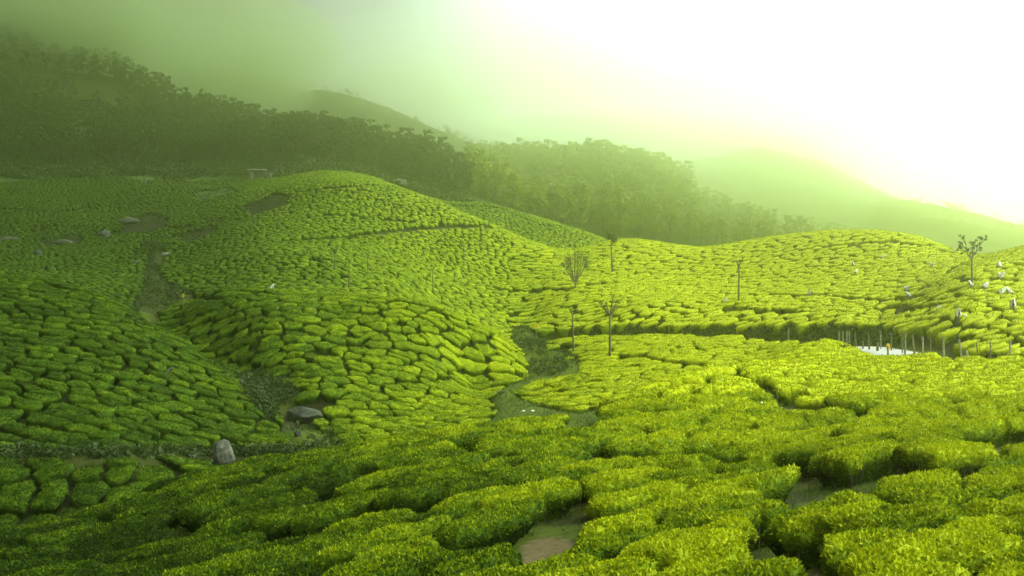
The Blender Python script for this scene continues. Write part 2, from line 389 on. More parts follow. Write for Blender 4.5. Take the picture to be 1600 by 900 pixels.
def ground_mat():
    m, nt = new_mat('soil_and_grass'); b = NB(nt)
    grass = b.n('ShaderNodeAttribute', attribute_name='grass').outputs['Fac']
    soil = b.n('ShaderNodeAttribute', attribute_name='dirt').outputs['Fac']
    n1 = b.noise(0.35, 5, rough=0.65); n2 = b.noise(4.0, 5, rough=0.7); n3 = b.noise(0.02, 4)
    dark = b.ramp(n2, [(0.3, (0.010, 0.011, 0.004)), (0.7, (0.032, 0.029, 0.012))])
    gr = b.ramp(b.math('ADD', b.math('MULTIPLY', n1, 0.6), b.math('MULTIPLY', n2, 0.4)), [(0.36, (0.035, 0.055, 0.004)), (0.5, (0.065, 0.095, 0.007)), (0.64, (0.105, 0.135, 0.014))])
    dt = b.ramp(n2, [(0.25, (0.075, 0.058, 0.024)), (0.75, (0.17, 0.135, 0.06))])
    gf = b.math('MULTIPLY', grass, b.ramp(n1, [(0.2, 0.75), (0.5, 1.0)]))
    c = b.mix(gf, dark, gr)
    df = b.ramp(b.math('ADD', soil, b.math('MULTIPLY', b.math('SUBTRACT', n2, 0.5), 0.7)), [(0.42, 0.0), (0.58, 1.0)])
    c = b.mix(df, c, dt)
    wild = b.n('ShaderNodeAttribute', attribute_name='wild').outputs['Fac']; n4 = b.noise(0.06, 8, rough=0.6)
    c = b.mix(wild, c, b.ramp(n4, [(0.3, (0.012, 0.035, 0.006)), (0.7, (0.075, 0.12, 0.025))]))
    b.out(c, 0.95, n2, 0.6, 0.06, 0, 0.1); return m
M_GROUND = ground_mat()
M_MOUNT = simple('mountain_scrub', (0.008, 0.020, 0.004), (0.030, 0.050, 0.010), 0.06, 0.95, 0.6, 2.0, detail=8, spec=0.05)
# ------------------------------------------------------------------ the land as one sheet (near part: ground, far part: mountains)
def land():
    us = np.concatenate([np.linspace(-0.94, -0.5, 34)[:-1], np.linspace(-0.5, 0.5, 225), np.linspace(0.5, 0.94, 34)[1:]])
    vs = np.concatenate([np.linspace(math.log(1.6), math.log(11), 30)[:-1], np.linspace(math.log(11), math.log(150), 250)[:-1], np.linspace(math.log(150), math.log(345), 70)])
    far = np.linspace(math.log(345), math.log(1480), 130)
    for nm, vv, mat in (('ground', vs, M_GROUND), ('mountains', far, M_MOUNT)):
        A, B = np.meshgrid(us, vv); Y = np.exp(B); X = A * Y
        Z = ground(X, Y)
        if nm == 'mountains':
            w8 = np.clip((Y - 345) / 120, 0, 1)
            Z = Z + w8 * (vnoise(X / 38, Y / 38) * 9 + vnoise(X / 13, Y / 13, 3) * 3.5)
        else:
            Z = Z + vnoise(X / 1.7, Y / 1.7) * 0.05 * np.clip(Y / 20, 0.5, 2)
        n, k = A.shape
        idx = np.arange(n * k).reshape(n, k)
        f = np.stack([idx[:-1, :-1], idx[:-1, 1:], idx[1:, 1:], idx[1:, :-1]], -1).reshape(-1, 4)
        px = 800 + F * A; py = HY - F * (Z - Z0) / Y
        gr = np.zeros(A.shape); dr = np.zeros(A.shape)
        if nm == 'ground':
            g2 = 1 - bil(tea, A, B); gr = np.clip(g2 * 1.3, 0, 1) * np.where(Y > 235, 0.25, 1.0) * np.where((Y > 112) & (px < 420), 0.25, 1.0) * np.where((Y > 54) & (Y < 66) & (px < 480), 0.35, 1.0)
            d, _, _, _ = seg_near(X, Y, ROADC)
            nearp = Y < 50; gr = np.where(nearp, np.clip(vnoise(X / 1.3, Y / 1.3, 5) * 3 + 0.7, 0.2, 0.95), gr)
            for (cx, cy, rx, ry, Ya, Yb) in ((862, 866, 52, 28, 12, 24), (900, 680, 14, 7, 26, 46), (1268, 892, 14, 12, 9, 19)):
                e = 1.25 - np.hypot((px - cx) / rx, (py - cy) / ry) * 0.8
                dr = np.maximum(dr, np.where((Y > Ya) & (Y < Yb), np.clip(e, 0, 1), 0))
            dr = np.maximum(dr, np.where((d > 2.0) & (d < 3.0) , 0.5, 0))
            for (cx, cy, rx, ry) in ((925, 505, 26, 12), (395, 715, 14, 10), (1000, 514, 120, 5), (330, 462, 60, 3)):
                dr = np.maximum(dr, np.where(Y > 55, np.clip(1.0 - np.hypot((px - cx) / rx, (py - cy) / ry) * 0.7, 0, 0.62), 0))
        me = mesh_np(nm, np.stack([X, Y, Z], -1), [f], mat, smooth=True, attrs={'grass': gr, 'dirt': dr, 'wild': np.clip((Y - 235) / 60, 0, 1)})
        tag(obj(nm, me), kind='structure')
land()
def make_road():
    L = ROADC; T = np.gradient(L, axis=0); T /= np.linalg.norm(T, axis=1)[:, None]; Nn = np.stack([-T[:, 1], T[:, 0]], -1)
    offs = [(-2.5, -0.5), (-2.3, 0.0), (-1.1, 0.035), (0, 0.05), (1.1, 0.035), (2.3, 0.0), (2.5, -0.5)]
    V_ = np.stack([np.stack([L[:, 0] + Nn[:, 0] * o, L[:, 1] + Nn[:, 1] * o, ROADZ + Z0 + 0.03 + dz], -1) for o, dz in offs], 1)
    n = len(L); k = len(offs); idx = np.arange(n * k).reshape(n, k)
    f = np.stack([idx[:-1, :-1], idx[1:, :-1], idx[1:, 1:], idx[:-1, 1:]], -1).reshape(-1, 4)
    tag(obj('road', mesh_np('road', V_, [f[:, ::-1]], M_ASPH, smooth=True)), kind='structure')
make_road()

# ------------------------------------------------------------------ tea bushes
def trace(pts, a, b):
    return np.array([hit(x, y, a, b, canopy)[:2] for x, y in pts])
# tracks between the bushes: half width, line
TRACKS = [
 (0.95, trace([(-60, 410), (0, 414), (60, 434), (120, 452), (165, 468), (200, 482)], 98, 135)),
 (0.8, trace([(300, 462), (330, 457), (420, 455), (500, 459), (600, 466), (680, 482)], 100, 128)),
 (0.7, trace([(425, 378), (500, 372), (560, 366), (620, 358), (700, 352), (770, 354)], 150, 232)),
 (0.5, trace([(510, 335), (560, 337), (640, 346)], 150, 232)),
 (0.6, trace([(485, 404), (520, 408), (560, 414)], 130, 190)),
 (0.6, trace([(660, 458), (740, 476), (800, 492)], 130, 180)),
 (0.6, trace([(770, 448), (840, 452), (900, 450), (960, 440)], 145, 200)),
 (0.45, trace([(1040, 458), (1150, 458), (1250, 460), (1340, 464), (1440, 472)], 118, 200)),
 (0.45, trace([(1140, 478), (1260, 486)], 118, 160)),
 (0.45, trace([(1512, 406), (1470, 432), (1450, 442), (1415, 466)], 84, 200)), (0.4, trace([(1400, 476), (1440, 480), (1480, 472)], 84, 140)),
 (0.55, trace([(1290, 384), (1340, 380), (1400, 378), (1460, 386), (1505, 397)], 120, 200)),
 (0.4, trace([(965, 553), (1029, 561), (1100, 571)], 84, 112)),
 (0.45, trace([(1162, 582), (1185, 590), (1196, 600), (1227, 619), (1287, 634), (1330, 640)], 35, 80)),
 (0.28, trace([(940, 700), (1000, 705), (1060, 706), (1200, 712), (1290, 716), (1400, 725), (1490, 722)], 19, 40)),
 (0.15, trace([(1160, 860), (1220, 800), (1300, 745), (1330, 722)], 12, 34)),
 (0.3, trace([(120, 872), (250, 830), (420, 775), (560, 745)], 20, 45)),
 (0.3, trace([(420, 830), (560, 800), (700, 770)], 17, 45)),
 (0.5, trace([(150, 365), (240, 352), (300, 352)], 200, 260)), (0.5, trace([(0, 325), (80, 330), (140, 322)], 220, 300)),
 (0.6, trace([(470, 300), (520, 292), (560, 290)], 200, 300)), (0.5, trace([(700, 318), (780, 324), (850, 352), (900, 356)], 250, 300)),
]
ROADE = []
EDGES = [(2.95, ROADC)]
for nm, (pl, a, b) in ZONES.items():
    P_ = [hit(x, y, a, b, canopy)[:2] for x, y in pl + pl[:1]]
    EDGES.append((0.0, np.array(P_)))
def zone_ok(x, y):
    u = x / y; v = np.log(y); px = 800 + F * u; py = HY - F * (canopy(x, y) - Z0) / y
    ok = np.ones(x.shape, bool)
    for nm, (pl, a, b) in ZONES.items(): ok &= ~(inpoly(px, py, pl) & (y > a) & (y < b))
    ok &= y < 9 * vnoise(px / 45, px * 0, 6) + 5 * vnoise(px / 9, px * 0, 7) + np.interp(px, [-200, 450, 600, 700, 940, 1000, 1600, 2000], [320, 320, 300, 302, 294, 222, 198, 188])
    d, _, _, _ = seg_near(x, y, ROADC)
    farside = y > np.interp(px, 800 + F * ROADC[:, 0] / ROADC[:, 1], ROADC[:, 1])
    return ok & (d > np.where(farside & (px > 1200), 4.3, 3.5))
CREST_PX = [-300, 0, 250, 400, 520, 620, 750, 850, 920, 1000, 1060, 1130, 1200, 1270, 1340, 1450, 1600, 1900]
CREST_Y = [34, 35, 40, 44, 44, 45, 44, 45, 47, 54, 60, 68, 80, 92, 78, 70, 64, 55]
def crest(px): return np.interp(px, CREST_PX, CREST_Y)
def reg(name, x, y):
    px = 800 + F * x / y
    A = y < crest(px)
    rY = np.interp(px, [-300, 760, 810, 900, 1000, 1100, 1200, 1280, 1330, 1370, 1410, 1470, 1560, 1680, 2000], [400, 150, 136.5, 130, 123.5, 117.5, 111, 104, 98, 90, 81, 73.5, 68.5, 64, 57])
    left = px < 500
    if name == 'A': return A
    if name == 'T': return ~A & (px < 560) & (y < 59)
    if name == 'B': return ~A & (y >= 59) & (y < 112) & (px < np.interp(y, [59, 68, 78, 85, 92, 98, 104, 112], [520, 530, 452, 395, 345, 255, 160, 30]))
    B = (y >= 59) & (y < 112) & (px < np.interp(y, [59, 68, 78, 85, 92, 98, 104, 112], [520, 530, 452, 395, 345, 255, 160, 30]))
    Cc = ~A & ~B & (y > 59) & (y < 112) & (px < 835)
    if name == 'C': return Cc
    if name == 'D': return ~A & ~B & ~Cc & (px >= 760) & (y < rY)
    if name == 'E': return ~A & ~B & ~Cc & (px >= 800) & (y >= rY) & (y < 245)
    if name == 'F': return ~A & ~B & ~Cc & (y >= 112) & ((px < 800) | (y >= 245))
RINGS_N = [(0.50, 0.0), (0.34, 0.25), (0.09, 0.48), (0.0, 0.64), (0.03, 0.77), (0.10, 0.90), (0.22, 0.965), (0.42, 1.0)]   # (inset m, height fraction)
RINGS_M = [(0.40, 0.0), (0.15, 0.45), (0.0, 0.74), (0.04, 0.92), (0.14, 1.0)]
RINGS_F = [(0.10, 0.2), (0.0, 0.72), (0.09, 0.98)]
def cells(name, ang, sa, sb, x0, x1, y0, y1, jit, gl, ga, K, merge, warp=0.0, margin=0.30):
    """jittered lattice of bushes; returns centres, outline radius in K directions, ids"""
    ca, sn = math.cos(ang), math.sin(ang)
    cs = np.array([[x, y] for x in (x0, x1) for y in (y0, y1)]); a = (cs @ [ca, sn]) / sa; b = (cs @ [-sn, ca]) / sb
    I, J = np.meshgrid(np.arange(math.floor(a.min()) - 1, math.ceil(a.max()) + 2), np.arange(math.floor(b.min()) - 1, math.ceil(b.max()) + 2), indexing='ij')
    jx = hsh(I * 12.9898 + J * 78.233 + sa) - 0.5; jy = hsh(I * 39.346 + J * 11.135 + sb) - 0.5
    off = hsh(J * 5.13 + 0.7)                                 # rows start at their own places
    A = I + off + jx * jit; B = J + jy * jit * 0.85
    if warp:
        B = B + vnoise(I * sa / 11, J * sb / 11, 1) * warp; A = A + vnoise(I * sa / 13, J * sb / 13, 2) * warp
    n1, n2 = I.shape
    th = np.arange(K) / K * 2 * np.pi
    wu = np.stack([np.cos(th), np.sin(th)], -1)                # world directions
    uu = np.stack([(wu @ [ca, sn]) / sa, (wu @ [-sn, ca]) / sb], -1)   # the same in scaled coordinates (per metre)
    ii = I[3:-3, 3:-3].ravel(); jj = J[3:-3, 3:-3].ravel()
    ax = A[3:-3, 3:-3].ravel(); bx = B[3:-3, 3:-3].ravel()
    X = ax * sa * ca - bx * sb * sn; Y = ax * sa * sn + bx * sb * ca
    keep = (X > x0) & (X < x1) & (Y > y0) & (Y < y1)
    keep &= np.where(keep, np.abs(X / np.maximum(Y, 3)) < 0.56 + margin * 10 / np.maximum(Y, 3), False)
    k_ = np.where(keep)[0]
    X, Y = X[k_], Y[k_]
    r = reg(name, X, Y) & zone_ok(X, Y)
    k_ = k_[r]; X, Y = X[r], Y[r]
    ia = (k_ // (n2 - 6)) + 3; ib = (k_ % (n2 - 6)) + 3
    ca_, cb_ = A[ia, ib], B[ia, ib]
    inv = np.zeros((len(k_), K)); 
    Rm = np.full((len(k_), K), 1e9); P8 = 0
    for di in (-3, -2, -1, 0, 1, 2, 3):
        for dj in (-2, -1, 0, 1, 2):
            if di == 0 and dj == 0: continue
            ni, nj = np.clip(ia + di, 0, n1 - 1), np.clip(ib + dj, 0, n2 - 1)
            da = A[ni, nj] - ca_; db = B[ni, nj] - cb_; d2 = da * da + db * db
            dot = da[:, None] * uu[None, :, 0] + db[:, None] * uu[None, :, 1]
            h = hsh((I[ia, ib] + I[ni, nj]) * 3.17 + (J[ia, ib] + J[ni, nj]) * 7.31 + 0.3)
            along = np.abs(da) > 1.0 * np.abs(db)
            gap = np.where(along, np.where(h < merge, 0.0, gl * (0.5 + h)), np.where(h < merge * 0.25, 0.02, ga * (0.5 + 0.9 * h)))
            if name == 'A': gap = gap * np.clip(Y / 28, 1, 1.9)
            r_ = np.where(dot > 1e-3, d2[:, None] / (2 * np.maximum(dot, 1e-3)) - 0.0, 1e9)
            # gap in metres measured along the direction, a little wider at grazing angles
            r_ = r_ - gap[:, None] / 2
            r_ = np.maximum(r_, 0.12)
            P8 = P8 + np.minimum(r_, 50.0) ** -13.0
    Rm = P8 ** (-1 / 13.0)
    for w8, L in TRACKS + EDGES:
        d, qx, qy, _ = seg_near(X, Y, L)
        near = np.where(d < w8 + 5)[0]
        if not len(near): continue
        dx, dy = (qx - X)[near], (qy - Y)[near]; dd = np.maximum(d[near], 1e-3)
        c = (dx / dd)[:, None] * wu[None, :, 0] + (dy / dd)[:, None] * wu[None, :, 1]
        lim = np.where(c > 0.05, np.maximum(dd - w8, 0.0)[:, None] / np.maximum(c, 0.05), 1e9)
        Rm[near] = np.minimum(Rm[near], lim)
    ok = (Rm.mean(1) > 0.42) & (Rm.min(1) > 0.10)
    return X[ok], Y[ok], Rm[ok], th, (ii[k_] * 1000 + jj[k_])[ok]
def flush_light_at(px, Y):
    """leaf tone by bearing: paints the shaded left and the brighter lit right"""
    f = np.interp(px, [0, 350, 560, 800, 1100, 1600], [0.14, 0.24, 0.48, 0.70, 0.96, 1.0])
    f = f - np.clip((45 - Y) / 20, 0, 1) * np.interp(px, [400, 1200], [0.0, 0.17])            # near rows less yellow towards the right
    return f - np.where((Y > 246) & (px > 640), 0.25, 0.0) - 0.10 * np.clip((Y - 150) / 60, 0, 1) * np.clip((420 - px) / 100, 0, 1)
def cushions(X, Y, Rm, th, ids, rings, H, flat, rough, tint_amp=0.11, top=(0.66, 0.33)):
    """closed cushion meshes: returns verts (N, M, 3), faces for one, flush (N, M)"""
    Nn, K = Rm.shape
    h1 = hsh(ids * 0.731 + 1.1); h2 = hsh(ids * 1.37 + 4.2)
    Hh = H * (0.90 + 0.18 * h1)
    zc = canopy(X, Y)
    VS = []; FL = []
    wob = 1 + 0.08 * np.sin(th[None] * 3 + h1[:, None] * 9) + 0.06 * np.sin(th[None] * 5 + h2[:, None] * 9) + 0.05 * np.sin(th[None] * 8 + h2[:, None] * 40) + 0.04 * np.sin(th[None] * 11 + h1[:, None] * 70)
    Rw = Rm * wob
    px = 800 + F * X / Y
    base = flush_light_at(px, Y)[:, None] + (h2[:, None] - 0.5) * tint_amp * 2
    rr = [(np.maximum(Rw - a, Rw * 0.45), h) for a, h in rings]
    last = rr[-1][0]
    rr += [(last * t, 1.0 + 0.03 * (1 - t)) for t in top] + [(last * 0, 1.035)]
    for q, (r_, hf) in enumerate(rr):
        cen = q == len(rr) - 1
        rq = r_[:, :1] * 0 if cen else r_
        t_ = th[None, :1] if cen else th[None]
        x = X[:, None] + rq * np.cos(t_); y = Y[:, None] + rq * np.sin(t_)
        can = canopy(x, y); can = can * (1 - flat) + (zc[:, None] + (can - zc[:, None]) * 0.35) * flat
        g = np.minimum(ground(x, y), can - 0.25)
        htop = (can - BH) * 1.0
        z = np.where(hf < 0.5, g + (can - g) * hf * (Hh[:, None] / H), can - BH + Hh[:, None] * hf)
        if hf == 0.0: z = g - 0.08
        nz = vnoise(x / 0.55, y / 0.55, 1) * 0.14 + vnoise(x / 0.21, y / 0.21, 2) * 0.07
        if hf > 0.6: z = z + nz * rough
        if not cen and hf > 0:
            k = vnoise(x * 3.1 + z * 2.3, y * 3.1 + z, 4) * 0.22 * rough
            x = x + k * np.cos(t_); y = y + k * np.sin(t_)
        VS.append(np.stack([x, y, z], -1))
        FL.append(np.broadcast_to(base + (-0.5 if hf < 0.3 else -0.30 if hf < 0.55 else -0.12 if hf < 0.8 else 0.05), z.shape) + nz * 1.0)  # young leaf on top; sides darkened further as shade in the gaps
    VS = np.concatenate(VS, 1); FL = np.concatenate(FL, 1)
    R_ = len(rr) - 1; q4 = []; q3 = []
    for i in range(R_ - 1):
        for j in range(K): q4.append([i * K + j, i * K + (j + 1) % K, (i + 1) * K + (j + 1) % K, (i + 1) * K + j])
    for j in range(K): q3.append([(R_ - 1) * K + j, (R_ - 1) * K + (j + 1) % K, R_ * K])
    return VS, np.array(q4), np.array(q3), np.clip(FL, 0, 1)
def leaves(VS, q4, q3, FL, lsize, cov, tri_only, up=0.55, rs=None):
    """leaf blades standing on the faces of one or many cushions. VS (M, 3)"""
    T = np.concatenate([q3, q4[:, [0, 1, 2]], q4[:, [0, 2, 3]]])
    a, b, c = VS[T[:, 0]], VS[T[:, 1]], VS[T[:, 2]]
    n = np.cross(b - a, c - a); ar = np.linalg.norm(n, axis=1) / 2 + 1e-9; n = n / (2 * ar[:, None])
    wgt = ar * np.where(n[:, 2] > 0.5, 1.0, np.where(n[:, 2] > -0.1, 0.55, 0.12))
    la = 0.25 * lsize ** 2 if tri_only else 0.30 * lsize ** 2
    m = int(wgt.sum() * cov / la)
    if m < 1: return None
    f = rs.choice(len(T), m, p=wgt / wgt.sum())
    r1 = np.sqrt(rs.random(m)); r2 = rs.random(m)
    w0, w1, w2 = 1 - r1, r1 * (1 - r2), r1 * r2
    p = a[f] * w0[:, None] + b[f] * w1[:, None] + c[f] * w2[:, None]
    fl = FL[T[f, 0]] * w0 + FL[T[f, 1]] * w1 + FL[T[f, 2]] * w2
    d = rs.normal(size=(m, 3)); d = d / np.linalg.norm(d, axis=1)[:, None]
    d = d * 0.9 + n[f] * 0.55 + np.array([0, 0, up]); d /= np.linalg.norm(d, axis=1)[:, None]
    s = rs.normal(size=(m, 3)); s = np.cross(d, s); s /= np.linalg.norm(s, axis=1)[:, None] + 1e-9
    L = lsize * (0.65 + 0.7 * rs.random(m))[:, None]; Wd = L * 0.26
    p = p - d * L * 0.25
    if tri_only:
        v = np.stack([p - s * Wd, p + s * Wd, p + d * L], 1).reshape(-1, 3)
        fc = np.arange(3 * m).reshape(-1, 3); fl = np.repeat(fl, 3)
    else:
        nn = np.cross(d, s)
        v = np.stack([p, p + d * L * 0.5 - s * Wd + nn * L * 0.06, p + d * L, p + d * L * 0.5 + s * Wd + nn * L * 0.06], 1).reshape(-1, 3)
        fc = np.arange(4 * m).reshape(-1, 4); fl = np.repeat(fl, 4)
    return v, fc, np.clip(fl, 0, 1)

# --- individual bushes on the foreground slope
TEAV = []; TEA4 = []; TEA3 = []; TEAF = []; NVt = 0; TL = []
def add_mass(VS, q4, q3, FL):
    global NVt
    n, m, _ = VS.shape
    TEAV.append(VS.reshape(-1, 3)); TEAF.append(FL.ravel())
    o = (np.arange(n) * m + NVt)[:, None, None]
    TEA4.append((q4[None] + o).reshape(-1, 4)); TEA3.append((q3[None] + o).reshape(-1, 3)); NVt += n * m
def sel(c, m): return c[0][m], c[1][m], c[2][m], c[3], c[4][m]
cA = cells('A', R(30), 2.6, 0.98, -40, 52, 8.5, 96, 0.70, 0.30, 0.38, 30, 0.38, 0.8)
pxA = 800 + F * cA[0] / cA[1]; pyA = HY - F * (canopy(cA[0], cA[1]) - Z0) / cA[1]
vis = (pyA < 1250) & (pxA > -420) & (pxA < 2020)
cA = sel(cA, vis)
pxA, pyA = pxA[vis], pyA[vis]; inside = (pyA < 985) & (pxA > -140) & (pxA < 1740)
order = np.argsort(cA[1] + np.where(inside, 0, 1e3))
near = order[:300]; rest = order[300:]
print('foreground bushes', len(order), 'nearest 300 reach', cA[1][near[-1]])
ORD = ['', 'second', 'third', 'fourth', 'fifth', 'sixth', 'seventh', 'eighth', 'ninth', 'tenth', 'eleventh', 'twelfth', 'thirteenth', 'fourteenth', 'fifteenth']
def bush_label(px, py, size, tint):
    if py > 800: z = 'at bottom edge, ' + ('right corner' if px > 1340 else 'right of the bare earth' if px > 930 else 'left of the bare earth' if px > 640 else 'left of centre' if px > 330 else 'left corner')
    elif py > 725: z = 'in front rows, ' + ('far right' if px > 1400 else 'right of centre' if px > 1100 else 'above the bare earth' if px > 830 else 'left of the bare earth' if px > 560 else 'lower left')
    elif py > 660: z = ('below the gap path at far right' if px > 1350 else 'beside the gap path' if px > 1060 else 'around the small earth gap' if px > 830 else 'under the centre knoll' if px > 560 else 'on the crest below the left ledge')
    elif py > 610: z = ('above the gap path at the right edge' if px > 1480 else 'just above the gap path, right side' if px > 1350 and py > 635 else 'well above the gap path, right side' if px > 1350 else 'right of the dark notch' if px > 1180 else 'left of the dark notch' if px > 1000 else 'by the meadow edge')
    else: z = ('just below the roadside posts' if px > 1350 else 'high up, right of the dark notch' if px > 1180 else 'high up, left of the dark notch')
    return f'{size} {tint} tea bush {z}'
PEND = []
def settle(pend):
    by = {}
    for o, lab, px in pend: by.setdefault(lab, []).append((px, o))
    for lab, L_ in by.items():
        L_.sort(key=lambda t: t[0]); n = len(L_)
        for i, (px, o) in enumerate(L_):
            if n == 1 or n > 15: o['label'] = lab
            elif i == 0: o['label'] = lab + ', leftmost'
            elif i == n - 1: o['label'] = lab + ', rightmost'
            else: o['label'] = lab + f', {ORD[i]} from left'
ntri = 0
for rank, k in enumerate(near):
    one = sel(cA, np.array([k])); Y = float(one[1][0]); X = float(one[0][0])
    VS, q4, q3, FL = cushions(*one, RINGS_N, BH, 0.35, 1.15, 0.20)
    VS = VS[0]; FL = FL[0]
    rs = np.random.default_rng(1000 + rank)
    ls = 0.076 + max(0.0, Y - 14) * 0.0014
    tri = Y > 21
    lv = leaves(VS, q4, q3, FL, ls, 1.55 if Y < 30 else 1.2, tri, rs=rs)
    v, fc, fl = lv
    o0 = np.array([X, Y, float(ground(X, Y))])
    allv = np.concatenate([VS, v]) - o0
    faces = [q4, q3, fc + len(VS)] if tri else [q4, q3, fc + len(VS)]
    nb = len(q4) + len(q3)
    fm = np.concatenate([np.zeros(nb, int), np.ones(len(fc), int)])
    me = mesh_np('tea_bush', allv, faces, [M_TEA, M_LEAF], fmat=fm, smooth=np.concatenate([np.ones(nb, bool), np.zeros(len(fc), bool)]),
                 attrs={'flush_light': np.concatenate([FL - 0.22, fl])})
    ntri += len(q4) * 2 + len(q3) + len(fc) * (1 if tri else 2)
    o = obj('tea_bush', me, loc=o0)
    px_, py_ = 800 + F * X / Y, HY - F * (canopy(X, Y) - Z0) / Y
    tag(o, None, 'tea bush', 'tea bushes on the near slope'); r_ = float(one[2].mean()); f_ = float(hsh(one[4][0] * 1.37 + 4.2))
    PEND.append((o, bush_label(px_, py_, 'small' if r_ < 0.85 else 'long' if r_ > 1.15 else 'mid-sized', 'dark' if f_ < 0.33 else 'yellowish' if f_ > 0.7 else 'green'), px_))
    if Y < 27:                                              # bare stems under the skirt of the nearest ones
        mb = MB()
        for t in range(9):
            a = rs.random() * 6.283; rr_ = float(one[2][0][int(a / 6.283 * 30) % 30]); q = rr_ * (0.45 + 0.45 * rs.random())
            x, y = q * math.cos(a), q * math.sin(a)
            zg = float(ground(X + x, Y + y)) - o0[2]
            e = np.array([x * 1.15, y * 1.15, zg + 0.5]); s_ = np.array([x * 0.8, y * 0.8, zg - 0.1])
            mb.tube([s_, (s_ + e) / 2 + rs.normal(size=3) * 0.03, e], [0.03, 0.022, 0.012], 5)
        mb.tube([[-rr_ * 0.4, 0, zg - 0.22], [0, 0, zg - 0.16], [rr_ * 0.4, 0, zg - 0.22]], [0.05, 0.07, 0.05], 5)
        tag(obj('stems', mb.mesh('stems', M_STEM, True), o), kind='stuff')
settle(PEND); print('near bush triangles', ntri)

if len(rest):
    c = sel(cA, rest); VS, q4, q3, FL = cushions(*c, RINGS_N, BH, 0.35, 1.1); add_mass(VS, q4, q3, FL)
    rs = np.random.default_rng(5)
    for i in range(len(VS)):
        out_ = not inside[rest[i]]
        lv = leaves(VS[i], q4, q3, FL[i], (0.076 + max(0.0, c[1][i] - 14) * 0.0014) * (1.9 if out_ else 1.1), 0.5, True, rs=rs)
        if lv: TL.append(lv)
# --- all the others as one mass
SPEC = [ # name, angle, along, across, x0,x1,y0,y1, jitter, gap along, gap across, K, merge, warp, rings, flat, rough, tuft size, tuft cover
 ('T', R(4), 1.9, 2.5, -75, 0, 44, 60, 0.55, 0.22, 0.42, 22, 0.10, 0.3, RINGS_N, 0.25, 1.0, 0.13, 0.8),
 ('B', R(-12), 2.1, 1.3, -85, 0, 56, 114, 0.95, 0.24, 0.38, 18, 0.16, 1.8, RINGS_M, 0.38, 1.1, 0.14, 0.42),
 ('C', R(10), 1.9, 1.2, -45, 6, 58, 114, 0.95, 0.20, 0.30, 18, 0.22, 1.9, RINGS_M, 0.36, 1.25, 0.15, 0.4),
 ('D', R(28), 2.4, 1.25, -6, 60, 66, 138, 0.95, 0.20, 0.33, 18, 0.26, 1.4, RINGS_M, 0.38, 1.2, 0.15, 0.38),
 ('E', R(33), 2.5, 1.2, -8, 145, 74, 246, 0.95, 0.20, 0.38, 10, 0.26, 1.6, RINGS_M, 0.42, 1.3, 0.26, 0.16),
 ('F', R(-38), 1.45, 1.0, -200, 60, 112, 334, 0.85, 0.12, 0.20, 6, 0.25, 2.0, RINGS_F, 0.30, 0.9, 0.0, 0.0),
]
for (nm, ang, sa, sb, x0, x1, y0, y1, jit, gl, ga, K, mg, wp, rings, flat, rough, ts, cov) in SPEC:
    c = cells(nm, ang, sa, sb, x0, x1, y0, y1, jit, gl, ga, K, mg, wp)
    if nm in 'F': VS, q4, q3, FL = cushions(*c, rings, BH, flat, rough, top=())
    elif nm == 'E': VS, q4, q3, FL = cushions(*c, rings, BH, flat, rough, top=(0.5,))
    else: VS, q4, q3, FL = cushions(*c, rings, BH, flat, rough)
    add_mass(VS, q4, q3, FL)
    print(nm, len(c[0]), 'bushes', len(VS) * (len(q4) * 2 + len(q3)), 'tris')
    if ts:
        m = VS.shape[1]; n = len(VS); step = 400; rs = np.random.default_rng(9)
        for s0 in range(0, n, step):
            B_ = VS[s0:s0 + step]; o = (np.arange(len(B_)) * m)[:, None, None]
            lv = leaves(B_.reshape(-1, 3), (q4[None] + o).reshape(-1, 4), (q3[None] + o).reshape(-1, 3), FL[s0:s0 + step].ravel(), ts, cov, True, rs=rs)
            TL.append(lv)
nb4 = sum(len(a) for a in TEA4); nb3 = sum(len(a) for a in TEA3)
off = NVt; LV = []; LF = []; LT = []
for v, f, fl in TL:
    LV.append(v); LF.append(f + off); LT.append(fl); off += len(v)
nl = sum(len(a) for a in LF)
print('mass tris', nb4 * 2 + nb3, 'tufts', nl)
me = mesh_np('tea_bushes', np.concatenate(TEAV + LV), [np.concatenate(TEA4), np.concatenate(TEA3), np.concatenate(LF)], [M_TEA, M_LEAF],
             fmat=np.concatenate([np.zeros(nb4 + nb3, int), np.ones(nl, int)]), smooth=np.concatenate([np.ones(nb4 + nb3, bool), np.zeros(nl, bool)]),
             attrs={'flush_light': np.concatenate(TEAF + LT)})
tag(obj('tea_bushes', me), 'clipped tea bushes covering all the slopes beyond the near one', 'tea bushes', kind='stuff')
# ------------------------------------------------------------------ trees
def foliage_mat(name, a, b_, c, sc):
    m, nt = new_mat(name); b = NB(nt)
    g = b.n('ShaderNodeNewGeometry'); oi = b.n('ShaderNodeObjectInfo')
    v = b.math('ADD', b.math('MULTIPLY', g.outputs['Random Per Island'], 0.5), b.math('MULTIPLY', b.noise(sc, 3), 0.7))
    v = b.math('ADD', v, b.math('MULTIPLY', b.math('SUBTRACT', oi.outputs['Random'], 0.5), 0.25))
    b.out(b.ramp(v, [(0.2, a), (0.55, b_), (0.95, c)]), 0.7, trans=0.25, spec=0.2); return m
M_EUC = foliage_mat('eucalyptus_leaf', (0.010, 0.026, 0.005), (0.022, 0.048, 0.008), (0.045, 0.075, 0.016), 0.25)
M_EUC_HAZED = foliage_mat('hazed_eucalyptus_leaf', (0.06, 0.10, 0.014), (0.17, 0.23, 0.03), (0.30, 0.36, 0.06), 0.25)  # haze and light over the middle wood put into leaf colour
M_SCRUB = foliage_mat('scrub_leaf', (0.012, 0.030, 0.005), (0.028, 0.052, 0.010), (0.06, 0.085, 0.02), 0.6)
